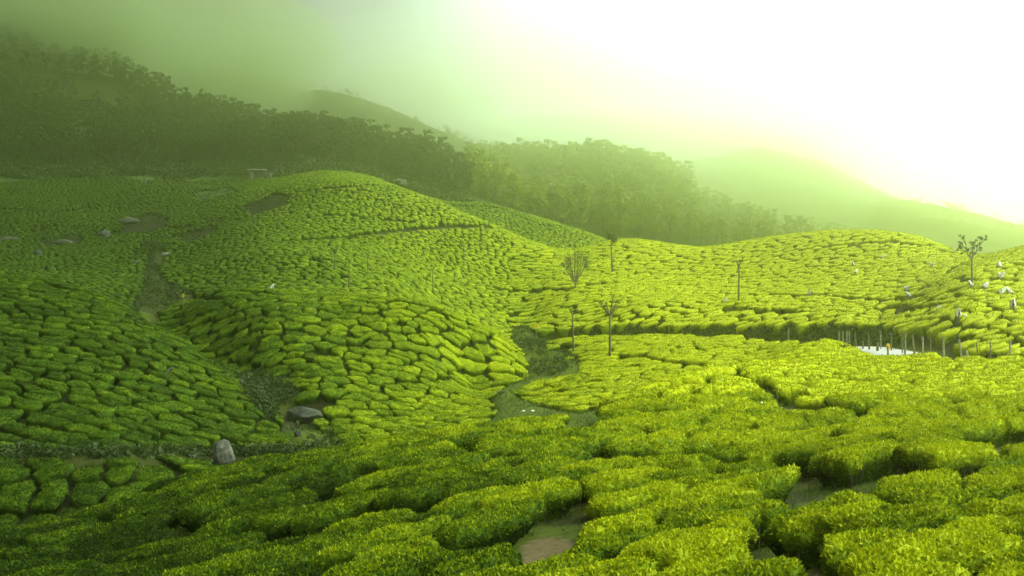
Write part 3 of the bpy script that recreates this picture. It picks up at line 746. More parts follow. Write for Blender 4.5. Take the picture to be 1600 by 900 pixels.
M_OAKL = foliage_mat('oak_leaf', (0.020, 0.045, 0.008), (0.045, 0.085, 0.014), (0.10, 0.14, 0.03), 1.0)
def tufts(rs, c, rad, n, size, flat=0.7):
    """n leaf triangles through an ellipsoid"""
    d = rs.normal(size=(n, 3)); d /= np.linalg.norm(d, axis=1)[:, None]
    p = np.asarray(c) + d * (rs.random((n, 1)) ** 0.45) * np.array([rad, rad, rad * flat])
    a = rs.normal(size=(n, 3)); a /= np.linalg.norm(a, axis=1)[:, None]
    b = np.cross(a, rs.normal(size=(n, 3))); b /= np.linalg.norm(b, axis=1)[:, None] + 1e-9
    s = size * (0.6 + 0.8 * rs.random((n, 1)))
    return np.stack([p - a * s * 0.5 - b * s * 0.3, p + a * s * 0.5 - b * s * 0.3, p + b * s * 0.55], 1).reshape(-1, 3)
def euc(seed, h, nclump, nleaf, lsize, spread=0.30, lean=0.05, low=0.45):
    """trunk mesh builder, crown vertices of a eucalyptus of height h"""
    rs = np.random.default_rng(seed); mb = MB(); lv = []
    top = np.array([rs.normal() * lean * h, rs.normal() * lean * h, h * 0.78])
    mid = top * 0.5 + rs.normal(size=3) * [0.02 * h, 0.02 * h, 0]
    mb.tube([[0, 0, -0.8], mid * 0.4, mid, top * 0.8, top], [0.018 * h, 0.015 * h, 0.012 * h, 0.009 * h, 0.005 * h], 5)
    for i in range(nclump):
        t = low + (1 - low) * (i + rs.random()) / nclump
        a = rs.random() * 6.283; r = spread * h * (0.25 + 0.75 * math.sin(min(1, (1.12 - t) / (1.12 - low)) * 1.9)) * (0.35 + 0.65 * rs.random())
        b0 = top * max(0.3, t - 0.22); e = np.array([top[0] * t + math.cos(a) * r, top[1] * t + math.sin(a) * r, h * (t - 0.04)])
        mb.tube([b0, (b0 + e) / 2 + [0, 0, -0.02 * h], e], [0.006 * h, 0.005 * h, 0.002 * h], 4)
        lv.append(tufts(rs, e + [0, 0, 0.02 * h], h * (0.07 + 0.065 * rs.random()), nleaf, lsize, 0.6))
    return mb, np.concatenate(lv)
def crown_mesh(name, v, mat): return mesh_np(name, v, [np.arange(len(v)).reshape(-1, 3)], mat)
PROTO = []
for s in range(7):
    mb, lv = euc(40 + s, 1.0 * (13 + s % 3), 12 + s % 4, 80, 0.62, 0.22 + 0.05 * (s % 3), 0.04, 0.20 + 0.08 * (s % 3))
    PROTO.append((mb.mesh('trunk', M_BARK, True), crown_mesh('crown', lv, M_EUC), 13 + s % 3, crown_mesh('crown', lv, M_EUC_HAZED)))
def scatter(x0, x1, y0, y1, step, seed):
    rs = np.random.default_rng(seed)
    gx, gy = np.meshgrid(np.arange(x0, x1, step), np.arange(y0, y1, step))
    return gx.ravel() + (rs.random(gx.size) - 0.5) * step * 0.95, gy.ravel() + (rs.random(gx.size) - 0.5) * step * 0.95, rs
FOREST = []
def add_forest(x, y, hmin, hmax, rs, keep):
    for X, Y, k in zip(x, y, keep):
        if k: FOREST.append((X, Y, hmin + (hmax - hmin) * rs.random(), rs.random() * 6.28, int(rs.integers(0, 7))))
def pixy(x, y):
    z = ground(x, y) - Z0
    return 800 + F * x / y, HY - F * z / y
# dark wooded mountainside on the left
BAND = [(-80, 62), (0, 84), (60, 108), (200, 158), (330, 196), (250, 212), (120, 186), (0, 150), (-80, 140)]
x, y, rs = scatter(-330, 40, 326, 600, 6.2, 1); px, py = pixy(x, y)
tl = 9 * vnoise(px / 45, px * 0, 6) + 8 * vnoise(px / 14, px * 0, 3) + np.interp(px, [-200, 0, 430, 560, 640, 720, 760], [328, 328, 332, 328, 320, 324, 372])
band = inpoly(px, py, BAND)
cresty = np.interp(px, [-150, 0, 200, 330, 470, 650, 720], [600, 585, 555, 530, 495, 465, 455])
keep = (px > -170) & (px < 745) & (y > tl) & (y < cresty) & (~band | (rs.random(x.size) < 0.2))
small = y < tl + 26
add_forest(x, y, 4, 8, rs, keep & small & (rs.random(x.size) < 0.8)); add_forest(x, y, 9, 14, rs, keep & ~small)
# eucalyptus stand in the middle, leaves coloured pale for the haze before it
x, y, rs = scatter(-40, 165, 368, 570, 6.6, 3); px, py = pixy(x, y)
add_forest(x, y, 11, 17, rs, (px > 735) & (px < 1080) & (y > np.interp(px, [735, 900, 1150], [372, 385, 400])))
add_forest(x, y, 7, 13, rs, (px >= 1080) & (px < 1330) & (y > 390) & (y < 520) & (rs.random(x.size) < np.interp(px, [1080, 1330], [1, 0.25])))
# tall trees standing out along the edge of the wood and on the crests
for (px_, py_, hp, a, b_) in [(415, 262, 62, 345, 420), (442, 262, 78, 345, 420), (470, 262, 70, 345, 420), (486, 262, 66, 345, 420), (515, 262, 74, 345, 420), (535, 262, 78, 345, 420), (560, 266, 80, 345, 420), (575, 266, 72, 345, 420), (600, 268, 56, 345, 420), (625, 272, 60, 345, 420), (655, 276, 62, 345, 420), (668, 280, 66, 345, 420), (700, 284, 50, 345, 420), (712, 286, 52, 345, 420)]:
    X, Y, Z = hit(px_, py_, a, b_); FOREST.append((X, Y, hp / F * Y, 1.0, px_ % 7))
for (px_, hp, Y) in [(828, 34, 535), (850, 26, 538), (868, 32, 535), (884, 34, 532), (896, 38, 530), (908, 36, 532), (930, 32, 530), (948, 30, 530), (975, 22, 530), (1005, 32, 528), (1040, 34, 520), (1022, 20, 524), (1088, 24, 505)]:
    X = (px_ - 800) / F * Y; FOREST.append((X, Y, (hp + 10) / F * Y, 0.5, px_ % 7))
for (px_, hp, Y) in [(88, 24, 556), (105, 24, 553), (162, 32, 545), (178, 28, 543), (220, 28, 537), (286, 24, 524), (330, 18, 514), (368, 22, 505), (230, 18, 535)]:
    X = (px_ - 800) / F * Y; FOREST.append((X, Y, (hp + 8) / F * Y, 0.5, px_ % 7))
FA = np.array([f[:3] for f in FOREST]); fpx, fpy = pixy(FA[:, 0], FA[:, 1])
# apparent crest: keep for the singled-out trees those whose top stands highest in their bearing, then the nearest
top_t = FA[:, 2] / FA[:, 1] * F; tops = fpy - top_t
score = np.zeros(len(FA))
hi = {}
for i in np.argsort(FA[:, 1]):                       # near to far: visible height above what stands before it
    b0, b1 = int((fpx[i] - 5) // 3), int((fpx[i] + 5) // 3)
    blk = min(hi.get(k, 999) for k in range(b0, b1 + 1))
    score[i] = min(max(0.0, min(fpy[i], blk) - tops[i]), top_t[i]) * top_t[i]
    if fpx[i] < -20 or fpx[i] > 1640: score[i] = 0
    for k in range(b0, b1 + 1): hi[k] = min(hi.get(k, 999), tops[i] + 4)
singles = set(np.argsort(-score)[:300].tolist())
MT = []; MC = []
LOW = []
for s in range(7):
    mb, lv = euc(40 + s, 1.0, 8 + s % 3, 17, 0.095, 0.24 + 0.05 * (s % 3), 0.04, 0.2)
    tm = MB(); tm.tube([[0, 0, -0.05], [0, 0, 0.4], [0, 0, 0.8]], [0.018, 0.012, 0.005], 4)
    LOW.append((np.concatenate(tm.v), np.concatenate(tm.f4), np.concatenate(tm.f3), lv))
tv, t4, t3, cv = [], [], [], []; nv = 0; EP = []; cpale = []
def euc_label(px, top, Y, h):
    sz = 'tall' if h > 15 else 'small' if h < 11 else 'middling'
    if px < 735:
        sky = np.interp(px, [0, 60, 200, 330, 400, 470, 560, 650, 735], [40, 75, 128, 172, 190, 195, 205, 225, 250])
        z = 'on the misty skyline' if top < sky + 14 else 'at the wood foot' if Y < 356 else 'low in the wood' if Y < 400 else 'halfway up the wood' if Y < 460 else 'high in the wood'
        w_ = 'left edge' if px < 70 else 'far left' if px < 130 else 'upper left' if px < 200 else 'left' if px < 270 else 'left of the shed' if px < 390 else 'above the shed' if px < 480 else 'mid left' if px < 620 else 'right end'
        return f'{sz} dark eucalyptus {z}, {w_}'
    sky = np.interp(px, [735, 830, 900, 960, 1050, 1130, 1300], [275, 232, 226, 240, 262, 300, 350])
    z = 'on the skyline' if top < sky + 14 else 'at front edge' if Y < 395 else 'within'
    w_ = 'left part' if px < 830 else 'left of centre' if px < 930 else 'centre' if px < 1020 else 'right shoulder' if px < 1120 else 'right end'
    return f'{sz} haze-pale eucalyptus {z} of the round wood, {w_}'
for i, (X, Y, h, rz, k) in enumerate(FOREST):
    Z = float(ground(X, Y))
    if Y > 345: Z += float(np.clip((Y - 345) / 120, 0, 1) * (vnoise(np.array(X / 38), np.array(Y / 38)) * 9 + vnoise(np.array(X / 13), np.array(Y / 13), 3) * 3.5)) - 0.3
    if i in singles:
        tm, cm, ph, cp = PROTO[k % 7]
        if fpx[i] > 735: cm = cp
        t = empty('eucalyptus_tree', (X, Y, Z), rz); t.scale = (h / ph,) * 3
        tag(t, None, 'tree', 'eucalyptus trees on the hillside'); EP.append((t, euc_label(fpx[i], tops[i], Y, h), fpx[i]))
        obj('trunk', tm, t); obj('crown', cm, t)
    else:
        a, b4, b3, lv = LOW[k % 7]; c, s_ = math.cos(rz), math.sin(rz); Rz = np.array([[c, s_, 0], [-s_, c, 0], [0, 0, 1]])
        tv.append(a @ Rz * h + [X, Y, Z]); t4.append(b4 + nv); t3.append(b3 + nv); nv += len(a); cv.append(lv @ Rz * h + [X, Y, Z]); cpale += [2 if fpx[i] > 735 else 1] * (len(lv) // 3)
settle(EP)
# small scattered trees along the far ridges
rs = np.random.default_rng(77)
for i in range(420):
    px_ = rs.uniform(330, 830) if i < 300 else rs.uniform(1380, 1620)
    Y = rs.uniform(700, 805) if i < 300 else rs.uniform(960, 1030)
    X = (px_ - 800) / F * Y; Z = float(ground(X, Y)) + float(vnoise(np.array(X / 38), np.array(Y / 38)) * 9 + vnoise(np.array(X / 13), np.array(Y / 13), 3) * 3.5) - 0.6
    a, b4, b3, lv = LOW[i % 7]; h = rs.uniform(3.5, 8)
    tv.append(a * h + [X, Y, Z]); t4.append(b4 + nv); t3.append(b3 + nv); nv += len(a); cv.append(lv * h * [1.3, 1.3, 1] + [X, Y, Z])
cva = np.concatenate(cv); cpale += [1] * (len(cva) // 3 - len(cpale))
me = mesh_np('forest', np.concatenate([np.concatenate(tv), cva]), [np.concatenate(t4), np.concatenate(t3), np.arange(len(cva)).reshape(-1, 3) + nv], [M_BARK, M_EUC, M_EUC_HAZED],
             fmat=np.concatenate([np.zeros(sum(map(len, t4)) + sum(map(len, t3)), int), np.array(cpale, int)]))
tag(obj('forest', me), 'misty eucalyptus woodland covering the mountainsides behind the tea', 'forest', kind='stuff')
print('forest', len(FOREST), 'crown tris', len(cva) // 3)

# single trees standing in the tea
def shade_tree(px, pyb, pyt, a, b_, kind, label, seed, wpx=20):
    X, Y, Zc = hit(px, pyb, a, b_, canopy); Z = float(ground(X, Y)); h = (pyb - pyt) / F * Y + (Zc - Z)
    rs = np.random.default_rng(seed); W8 = wpx / F * Y / 2
    t = empty('shade_tree', (X, Y, Z)); tag(t, label, 'tree', 'single trees standing in the tea')
    r0 = max(0.075, 0.018 * h); mb = MB(); br = MB(); lv = []
    lean = rs.normal() * 0.02 * h
    if kind == 'leafy':
        fk = np.array([lean, 0, h * 0.62])
        mb.tube([[0, 0, -0.2], fk * [0.3, 1, 0.35], fk * [1.2, 1, 0.7], fk], [r0 * 1.25, r0, r0 * 0.85, r0 * 0.8], 8)
        for (dx, dz) in ((-1.0, 0.88), (-0.55, 0.76), (-0.75, 0.98), (-0.15, 0.80), (0.15, 0.90), (0.75, 0.80), (0.95, 0.97), (0.85, 0.90), (-0.9, 0.78), (0.35, 0.74)):
            e = np.array([dx * W8, rs.normal() * W8 * 0.35, h * dz])
            br.tube([fk * 0.97, (fk + e) / 2 + [0, 0, -0.03 * h], e], [r0 * 0.36, r0 * 0.22, r0 * 0.1], 5)
            for q in range(4):
                p = e + rs.normal(size=3) * W8 * 0.17; br.tube([e * 0.6 + fk * 0.4, p], [0.025, 0.010], 3); lv.append(tufts(rs, p, W8 * (0.08 + 0.10 * rs.random()), 30, 0.11, 0.8))
    elif kind == 'fan':
        fk = np.array([0, 0, h * 0.25]); mb.tube([[0, 0, -0.2], fk], [r0 * 1.3, r0], 8)
        for i in range(13):
            u = (i - 6) / 6 + rs.normal() * 0.07; e = np.array([u * W8 * 0.85, rs.normal() * W8 * 0.5, h * (1.0 - 0.30 * u * u - 0.12 * rs.random())]); m1 = np.array([u * W8 * 0.72, 0, h * 0.55])
            br.tube([fk * (0.8 + 0.2 * rs.random()), m1, e], [r0 * 0.6, r0 * 0.4, r0 * 0.1], 5)
            for q in range(26):
                s = rs.uniform(0.1, 1); p = m1 * (1 - s) + e * s; d = np.array([rs.normal() * 0.35 + u * 0.3, rs.normal() * 0.35, 0.25 + rs.random() * 0.5]) * h * 0.16
                br.tube([p, p + d * 0.5 + rs.normal(size=3) * 0.02 * h, p + d], [0.022, 0.014, 0.006], 3)
            lv.append(tufts(rs, e * [1, 1, 0.86], W8 * 0.28, 22, 0.10, 1.6))
    elif kind == 'round':
        fk = np.array([lean, 0, h * 0.55]); top = np.array([lean * 1.6, 0, h * 0.92])
        mb.tube([[0, 0, -0.2], fk * [0.5, 1, 0.5], fk, top], [r0 * 1.2, r0, r0 * 0.8, r0 * 0.25], 8)
        for i in range(12):
            s = rs.uniform(0.0, 0.85); b0 = fk * (1 - s) + top * s; an = rs.random() * 6.28; rr = W8 * (0.5 + 0.5 * rs.random()) * (1 - 0.45 * s)
            e = b0 + [math.cos(an) * rr, math.sin(an) * rr * 0.8, h * 0.13]
            br.tube([b0, (b0 + e) / 2, e], [r0 * 0.35, r0 * 0.25, r0 * 0.08], 4); lv.append(tufts(rs, e, W8 * 0.34, 70, 0.20, 0.8))
    else:  # pruned pole with a few short stubs
        fk = np.array([lean, 0, h * (0.86 if kind == 'bare' else 0.74)])
        mb.tube([[0, 0, -0.2], fk * [0.2, 1, 0.35], fk * [1.1, 1, 0.7], fk], [r0 * 1.2, r0, r0 * 0.85, r0 * 0.7], 8)
        n = 5 if kind == 'bare' else 9
        for i in range(n):
            an = i * 2.4 + rs.random(); rr = W8 * (0.5 + 0.5 * rs.random()); e = fk + [math.cos(an) * rr, math.sin(an) * rr * 0.6, (h - fk[2]) * (0.4 + 0.6 * rs.random())]
            br.tube([fk * (1 - 0.05 * i / n), (fk + e) / 2 + [0, 0, -0.015 * h], e], [r0 * 0.5, r0 * 0.32, r0 * 0.1], 4)
            for q in range(6 if kind == 'bare' else 8):
                d = np.array([rs.normal() * 0.3 + math.cos(an) * 0.3, rs.normal() * 0.2, 0.5]) * h * 0.07
                p = (fk + e) / 2 * (1 - rs.random() * 0.0) if q % 2 else e
                br.tube([p, p + d], [0.02, 0.008], 3)
            if kind != 'bare' or i % 3 == 0: lv.append(tufts(rs, e, W8 * 0.16, 10 if kind == 'bare' else 14, 0.10, 1.2))
    obj('trunk', mb.mesh('trunk', M_BARK, True), t)
    o = obj('branches', br.mesh('branches', M_BARK), t)
    if lv: obj('crown', crown_mesh('crown', np.concatenate(lv), M_OAKL), t)
    return t
for i, T_ in enumerate([
    (1519, 444, 369, 100, 150, 'leafy', 'thin tree with three leafy tufts in the dip of the right-hand skyline', 38),
    (1154, 470, 404, 125, 190, 'bare', 'bare pruned pole tree alone on the bright hillside, right of centre', 18),
    (953, 557, 464, 95, 118, 'stub', 'tall pruned tree with sparse twigs just below the road', 40),
    (896, 549, 480, 98, 125, 'bare', 'thin dark pruned tree left of the taller one below the road', 14),
    (957, 425, 362, 140, 215, 'round', 'slender tree with a small round leafy crown on the skyline saddle', 26),
    (899, 450, 388, 145, 190, 'fan', 'bushy bare tree with a wide fan of fine branches', 40),
    (677, 453, 417, 120, 170, 'bare', 'thin pruned tree at the foot of the middle hill', 10),
    (725, 414, 378, 150, 230, 'bare', 'pruned tree with a T-shaped top on the middle hill', 14),
    (696, 379, 349, 180, 235, 'bare', 'pruned tree rising through the dark terrace line of the middle hill', 9),
    (629, 372, 340, 180, 235, 'bare', 'pruned tree just below the terrace line of the middle hill', 8),
    (618, 345, 321, 190, 240, 'bare', 'topmost pruned tree on the middle hill, above the terrace line', 8),
    (523, 418, 386, 130, 200, 'stub', 'pruned tree beside a short dark gap in the tea', 12),
    (435, 349, 326, 190, 260, 'bare', 'right one of two thin pruned trees on the misty left slope', 6),
    (398, 356, 332, 190, 260, 'bare', 'left one of two thin pruned trees on the misty left slope', 6),
    (575, 424, 398, 140, 200, 'bare', 'faint pruned pole between two others on the lower middle hill', 5),
    (545, 447, 405, 118, 180, 'bare', 'faint tall pole tree above the centre knoll', 5)]):
    shade_tree(*T_[:7], 300 + i, T_[7])

# ------------------------------------------------------------------ scrub, grass, undergrowth
def stuff_leaves(name, pts, rad, nleaf, size, mat, label, cat, flat=0.7, seed=1, lift=0.5):
    rs = np.random.default_rng(seed); vs = []
    for (X, Y, r) in pts:
        Z = float(ground(X, Y)); r = r * rad
        vs.append(tufts(rs, [X, Y, Z + r * lift * flat], r, nleaf, size, flat))
    v = np.concatenate(vs); me = crown_mesh(name, v, mat)
    tag(obj(name, me), label, cat, kind='stuff')
def in_zone(nm, n, seed, sub=None):
    pl, a, b_ = ZONES[nm]; rs = np.random.default_rng(seed); res = []
    pp = np.array([hit(x, y, a, b_)[:2] for x, y in (sub or pl)])
    x = rs.uniform(pp[:, 0].min() - 2, pp[:, 0].max() + 2, n * 12); y = rs.uniform(max(a, pp[:, 1].min() - 3), min(b_, pp[:, 1].max() + 3), n * 12)
    px, py = pixy(x, y); k = inpoly(px, py, sub or pl)
    return np.stack([x[k], y[k], rs.uniform(0.5, 1.3, k.sum())], -1)[:n]
S = []
S.append(in_zone('scrub', 420, 1, [(384, 590), (430, 583), (470, 604), (455, 622), (425, 642), (430, 662), (398, 650), (385, 620)]))
S.append(in_zone('scrub', 60, 2))
S.append(in_zone('gully', 300, 3, [(226, 372), (262, 372), (275, 400), (262, 422), (298, 440), (318, 458), (262, 478), (214, 470), (205, 440), (200, 415)]))
S.append(in_zone('gully', 90, 4))
S.append(in_zone('valley', 160, 5, [(800, 560), (792, 518), (812, 500), (850, 532), (905, 562), (905, 580), (868, 588), (820, 598)]))
S.append(in_zone('terrace', 420, 6))
for q_, zn in enumerate(('patchG1', 'patchG2', 'patchG3', 'patchG4', 'patchG5')):
    z_ = in_zone(zn, 60, 60 + q_); z_[:, 2] *= 1.7; S.append(z_)
# bank above the road
rs = np.random.default_rng(8); bk = []
L = ROADC; T_ = np.gradient(L, axis=0); T_ /= np.linalg.norm(T_, axis=1)[:, None]; Nn = np.stack([T_[:, 1], -T_[:, 0]], -1)
Nn *= np.sign(Nn[:, 1:2])
for i in range(2200):
    k = rs.integers(0, len(L) - 1); q = L[k] + (L[k + 1] - L[k]) * rs.random() + Nn[k] * rs.uniform(3.0, 5.3)
    bk.append((q[0], q[1], rs.uniform(0.35, 1.0)))
for i in range(500):
    k = rs.integers(int(len(L) * 0.6), len(L) - 1); q = L[k] + (L[k + 1] - L[k]) * rs.random() + Nn[k] * rs.uniform(3.0, 6.3); bk.append((q[0], q[1], rs.uniform(0.5, 1.1)))
for i in range(160):                                  # rank growth on the open bank where the hills meet
    X, Y, Z = hit(rs.uniform(760, 905), rs.uniform(474, 506), 125, 175); bk.append((X, Y, rs.uniform(0.6, 1.5)))
S.append(np.array(bk))
rs = np.random.default_rng(18); fz = []                # rough ground between the last tea and the wood
for i in range(1500):
    p_ = rs.uniform(-60, 740); Y = rs.uniform(322, 350) if p_ < 430 else rs.uniform(302, 345); fz.append(((p_ - 800) / F * Y, Y, rs.uniform(0.6, 1.4)))
stuff_leaves('undergrowth', fz, 2.0, 26, 0.75, M_SCRUB, 'rough dark scrub between the last tea and the wood', 'undergrowth', seed=4)
stuff_leaves('undergrowth', np.concatenate(S), 0.62, 26, 0.23, M_SCRUB, 'dull green scrub in the hollows and along the road bank', 'undergrowth', seed=3)
# scattered darker bushes on the open slopes
for i, (px_, py_, r, a, b_, lab) in enumerate([
    (240, 392, 14, 140, 200, 'dark round shrub at the head of the left gully'), (116 * 0 + 207, 508, 12, 105, 135, 'pale green shrub in the gully behind the left hill'),
    (1302, 413, 6, 120, 190, 'small dark shrub in the tea near the white-clad pickers'), (124, 742 - 32, 9, 56, 64, 'low dark shrub on the ledge at far left'),
    (551, 690, 8, 66, 90, 'small dark shrub on the grass below the centre knoll'), (660, 262 + 14, 10, 300, 380, 'dark shrub beside the pale flat rock on the ridge')]):
    X, Y, Z = hit(px_, py_, a, b_); r = r / F * Y; rs = np.random.default_rng(600 + i)
    v = np.concatenate([tufts(rs, [rs.normal() * r * 0.5, rs.normal() * r * 0.5, r * (0.5 + 0.5 * rs.random())], r * 0.55, 110, 0.16 * max(1, Y / 150), 0.8) for _ in range(9)])
    t = empty('shrub', (X, Y, Z)); tag(t, lab, 'shrub', 'shrubs on the slopes')
    mb = MB()
    for q in range(4): mb.tube([[0, 0, -0.1], [rs.normal() * r * 0.3, rs.normal() * r * 0.3, r * 0.9]], [0.05, 0.02], 4)
    obj('stems', mb.mesh('stems', M_BARK), t); obj('crown', crown_mesh('crown', v, M_SCRUB), t)
# grass: short blades in the open patches of the near slope and tussocks on the valley floor
rs = np.random.default_rng(21); gv = []
def blades(x, y, hgt, wd, n):
    for X, Y in zip(x, y):
        Z = float(ground(X, Y)); o = rs.normal(size=(n, 3)) * [0.10, 0.10, 0] * (hgt / 0.12); d = rs.normal(size=(n, 3)) * 0.35 + [0, 0, 1.0]; d *= hgt * (0.5 + rs.random((n, 1)))
        s = rs.normal(size=(n, 3)) * [1, 1, 0]; s /= np.linalg.norm(s, axis=1)[:, None] + 1e-9; p = np.array([X, Y, Z - 0.01]) + o
        gv.append(np.stack([p - s * wd, p + s * wd, p + d], 1).reshape(-1, 3))
xx = rs.uniform(-12, 26, 9000); yy = rs.uniform(9, 46, 9000)
g_ = bil(tea, xx / yy, np.log(yy)); pxx, pyy = pixy(xx, yy)
dk = np.hypot((pxx - 862) / 62, (pyy - 868) / 34) > 0.95
k = (pxx > -40) & (pxx < 1640) & dk & (pyy < 960) & (vnoise(xx / 1.3, yy / 1.3, 5) > -0.25)
blades(xx[k][:5200], yy[k][:5200], 0.13, 0.012, 9)
for nm, n in (('valley', 1500), ('scrub', 500), ('gully', 300), ('terrace', 300)):
    q = in_zone(nm, n, 31); blades(q[:, 0], q[:, 1], 0.2, 0.035, 7)
M_GRASS = foliage_mat('grass_blade', (0.045, 0.085, 0.012), (0.085, 0.15, 0.02), (0.15, 0.20, 0.035), 0.9)
tag(obj('grass', crown_mesh('grass', np.concatenate(gv), M_GRASS)), 'short green grass in the gaps between bushes and on the valley floor', 'grass', kind='stuff')

# ------------------------------------------------------------------ rocks
import bmesh
def rock(px, py, wpx, hpx, a, b_, label, mat=M_ROCK, seed=0, sub=3, sink=0.25, name='boulder', group=None):
    X, Y, Z = hit(px, py, a, b_); rs = np.random.default_rng(900 + seed)
    bm = bmesh.new(); bmesh.ops.create_icosphere(bm, subdivisions=sub, radius=1.0)
    v = np.array([q.co[:] for q in bm.verts]); f = np.array([[q.index for q in p.verts] for p in bm.faces]); bm.free()
    n = np.zeros(len(v))
    for i in range(11):                                 # flat facets: cut by random planes
        d = rs.normal(size=3); d /= np.linalg.norm(d); c = rs.uniform(0.55, 0.9); t = v @ d - c; v = v - np.maximum(t, 0)[:, None] * d * 0.85
    v = v * (1 + 0.10 * (vnoise(v[:, 0] * 2.3 + seed, v[:, 1] * 2.3 + v[:, 2] * 1.9) + 0.5 * vnoise(v[:, 0] * 6, v[:, 1] * 6 + v[:, 2] * 5, 2)))[:, None]
    w_, h_ = wpx / F * Y / 2, hpx / F * Y
    v = v * [w_, w_ * 0.8, h_ / 2 * (1 + sink)] + [0, 0, h_ / 2 * (1 - sink)]
    me = mesh_np(name, v, [f], mat, smooth=False)
    o = obj(name, me, loc=(X, Y, Z - 0.02)); o.rotation_euler = (0, 0, rs.uniform(-0.4, 0.4)); tag(o, label, 'rock', group)
    return o
rock(350, 722, 38, 36, 56, 68, 'big pale grey boulder on the ledge at the foot of the left hill', seed=1, sub=4)
rock(474, 660, 58, 26, 72, 90, 'broad dark slab of rock bedded in the foot of the centre knoll', M_ROCKD, 2, 4)
rock(466, 681, 14, 12, 68, 84, 'small rounded stone below the broad dark slab', M_ROCKD, 3)
rock(272, 587, 24, 14, 70, 88, 'grey rock showing between bushes on the left hill', seed=4)
rock(332, 618, 14, 12, 68, 86, 'smaller grey rock lower on the left hill', seed=5)
rock(60, 405, 17, 17, 120, 190, 'dark round boulder on the far left slope', M_ROCKD, 6)
rock(163, 374, 26, 15, 160, 235, 'blocky dark boulder high on the left slope', M_ROCKD, 7)
rock(100, 383, 32, 9, 150, 230, 'low grey slab left of the blocky boulder', M_ROCKD, 8)
rock(12, 380, 40, 11, 160, 230, 'long low slab at the left edge of the picture', M_ROCKD, 9)
rock(22, 396, 16, 9, 140, 200, 'small dark stone under the long slab at the left edge', M_ROCKD, 10)
rock(200, 350, 34, 11, 200, 262, 'large dim outcrop in the misty left slope', M_ROCKD, 11)
rock(84, 425, 10, 9, 130, 165, 'little grey stone above the track over the left hill', seed=12)
rock(213, 418, 16, 14, 120, 190, 'upright grey rock in the gully', M_ROCKD, 13)
rock(260, 402, 22, 9, 135, 200, 'low grey rock beside the gully', seed=14)
rock(164, 423, 20, 8, 125, 190, 'flat grey rock left of the gully', seed=15)
rock(622, 286, 30, 13, 285, 330, 'pale flat rock on the ridge under the trees', seed=16)
rock(545, 270, 26, 8, 290, 345, 'dim low rock on the skyline of the middle hill', seed=17)
rock(776, 598, 13, 8, 84, 110, 'pale stone at the mouth of the valley meadow', seed=18)
rock(716, 664, 12, 8, 66, 88, 'pale stone at the lower edge of the centre knoll', seed=19)
rock(741, 667, 13, 11, 66, 88, 'grey stone where the centre knoll meets the meadow', seed=20)
rock(785, 615, 14, 5, 80, 100, 'flat brown stone in the meadow', M_ROCKD, 21)
for i, (px_, py_, lab) in enumerate([(818, 643, 'left one of two small white stones in the meadow'), (832, 643, 'right one of two small white stones in the meadow')]):
    rock(px_, py_, 7, 3.2, 70, 88, lab, M_WHITE, 30 + i, 2, name='stone')
for i, (px_, py_, w8, lab) in enumerate([(227, 284, 8, 'left pale stone below the wood on the left slope'), (237, 285, 5, 'right pale stone below the wood on the left slope'), (262, 712, 6, 'small white stone left of the big pale boulder'), (331, 722, 8, 'white broken stone at the left foot of the big boulder'), (386, 708, 6, 'white stone at the right end of the big boulder'), (300, 716, 14, 'flat grey stones left of the big boulder'), (280, 706, 20, 'low grey stone on the ledge under the left hill')]):
    rock(px_, py_, w8, w8 * 0.7, 54 if py_ > 500 else 280, 70 if py_ > 500 else 335, lab, M_ROCK, 40 + i, 2, name='stone')
rock(432, 608, 9, 6, 70, 105, 'small pale stone in the scrub of the left hollow', seed=50, sub=2, name='stone')
rock(442, 618, 12, 6, 70, 105, 'grey stone among the scrub of the left hollow', seed=51, sub=2, name='stone')
rock(378, 600, 9, 7, 76, 105, 'grey stone at the left rim of the scrub hollow', seed=52, sub=2, name='stone')

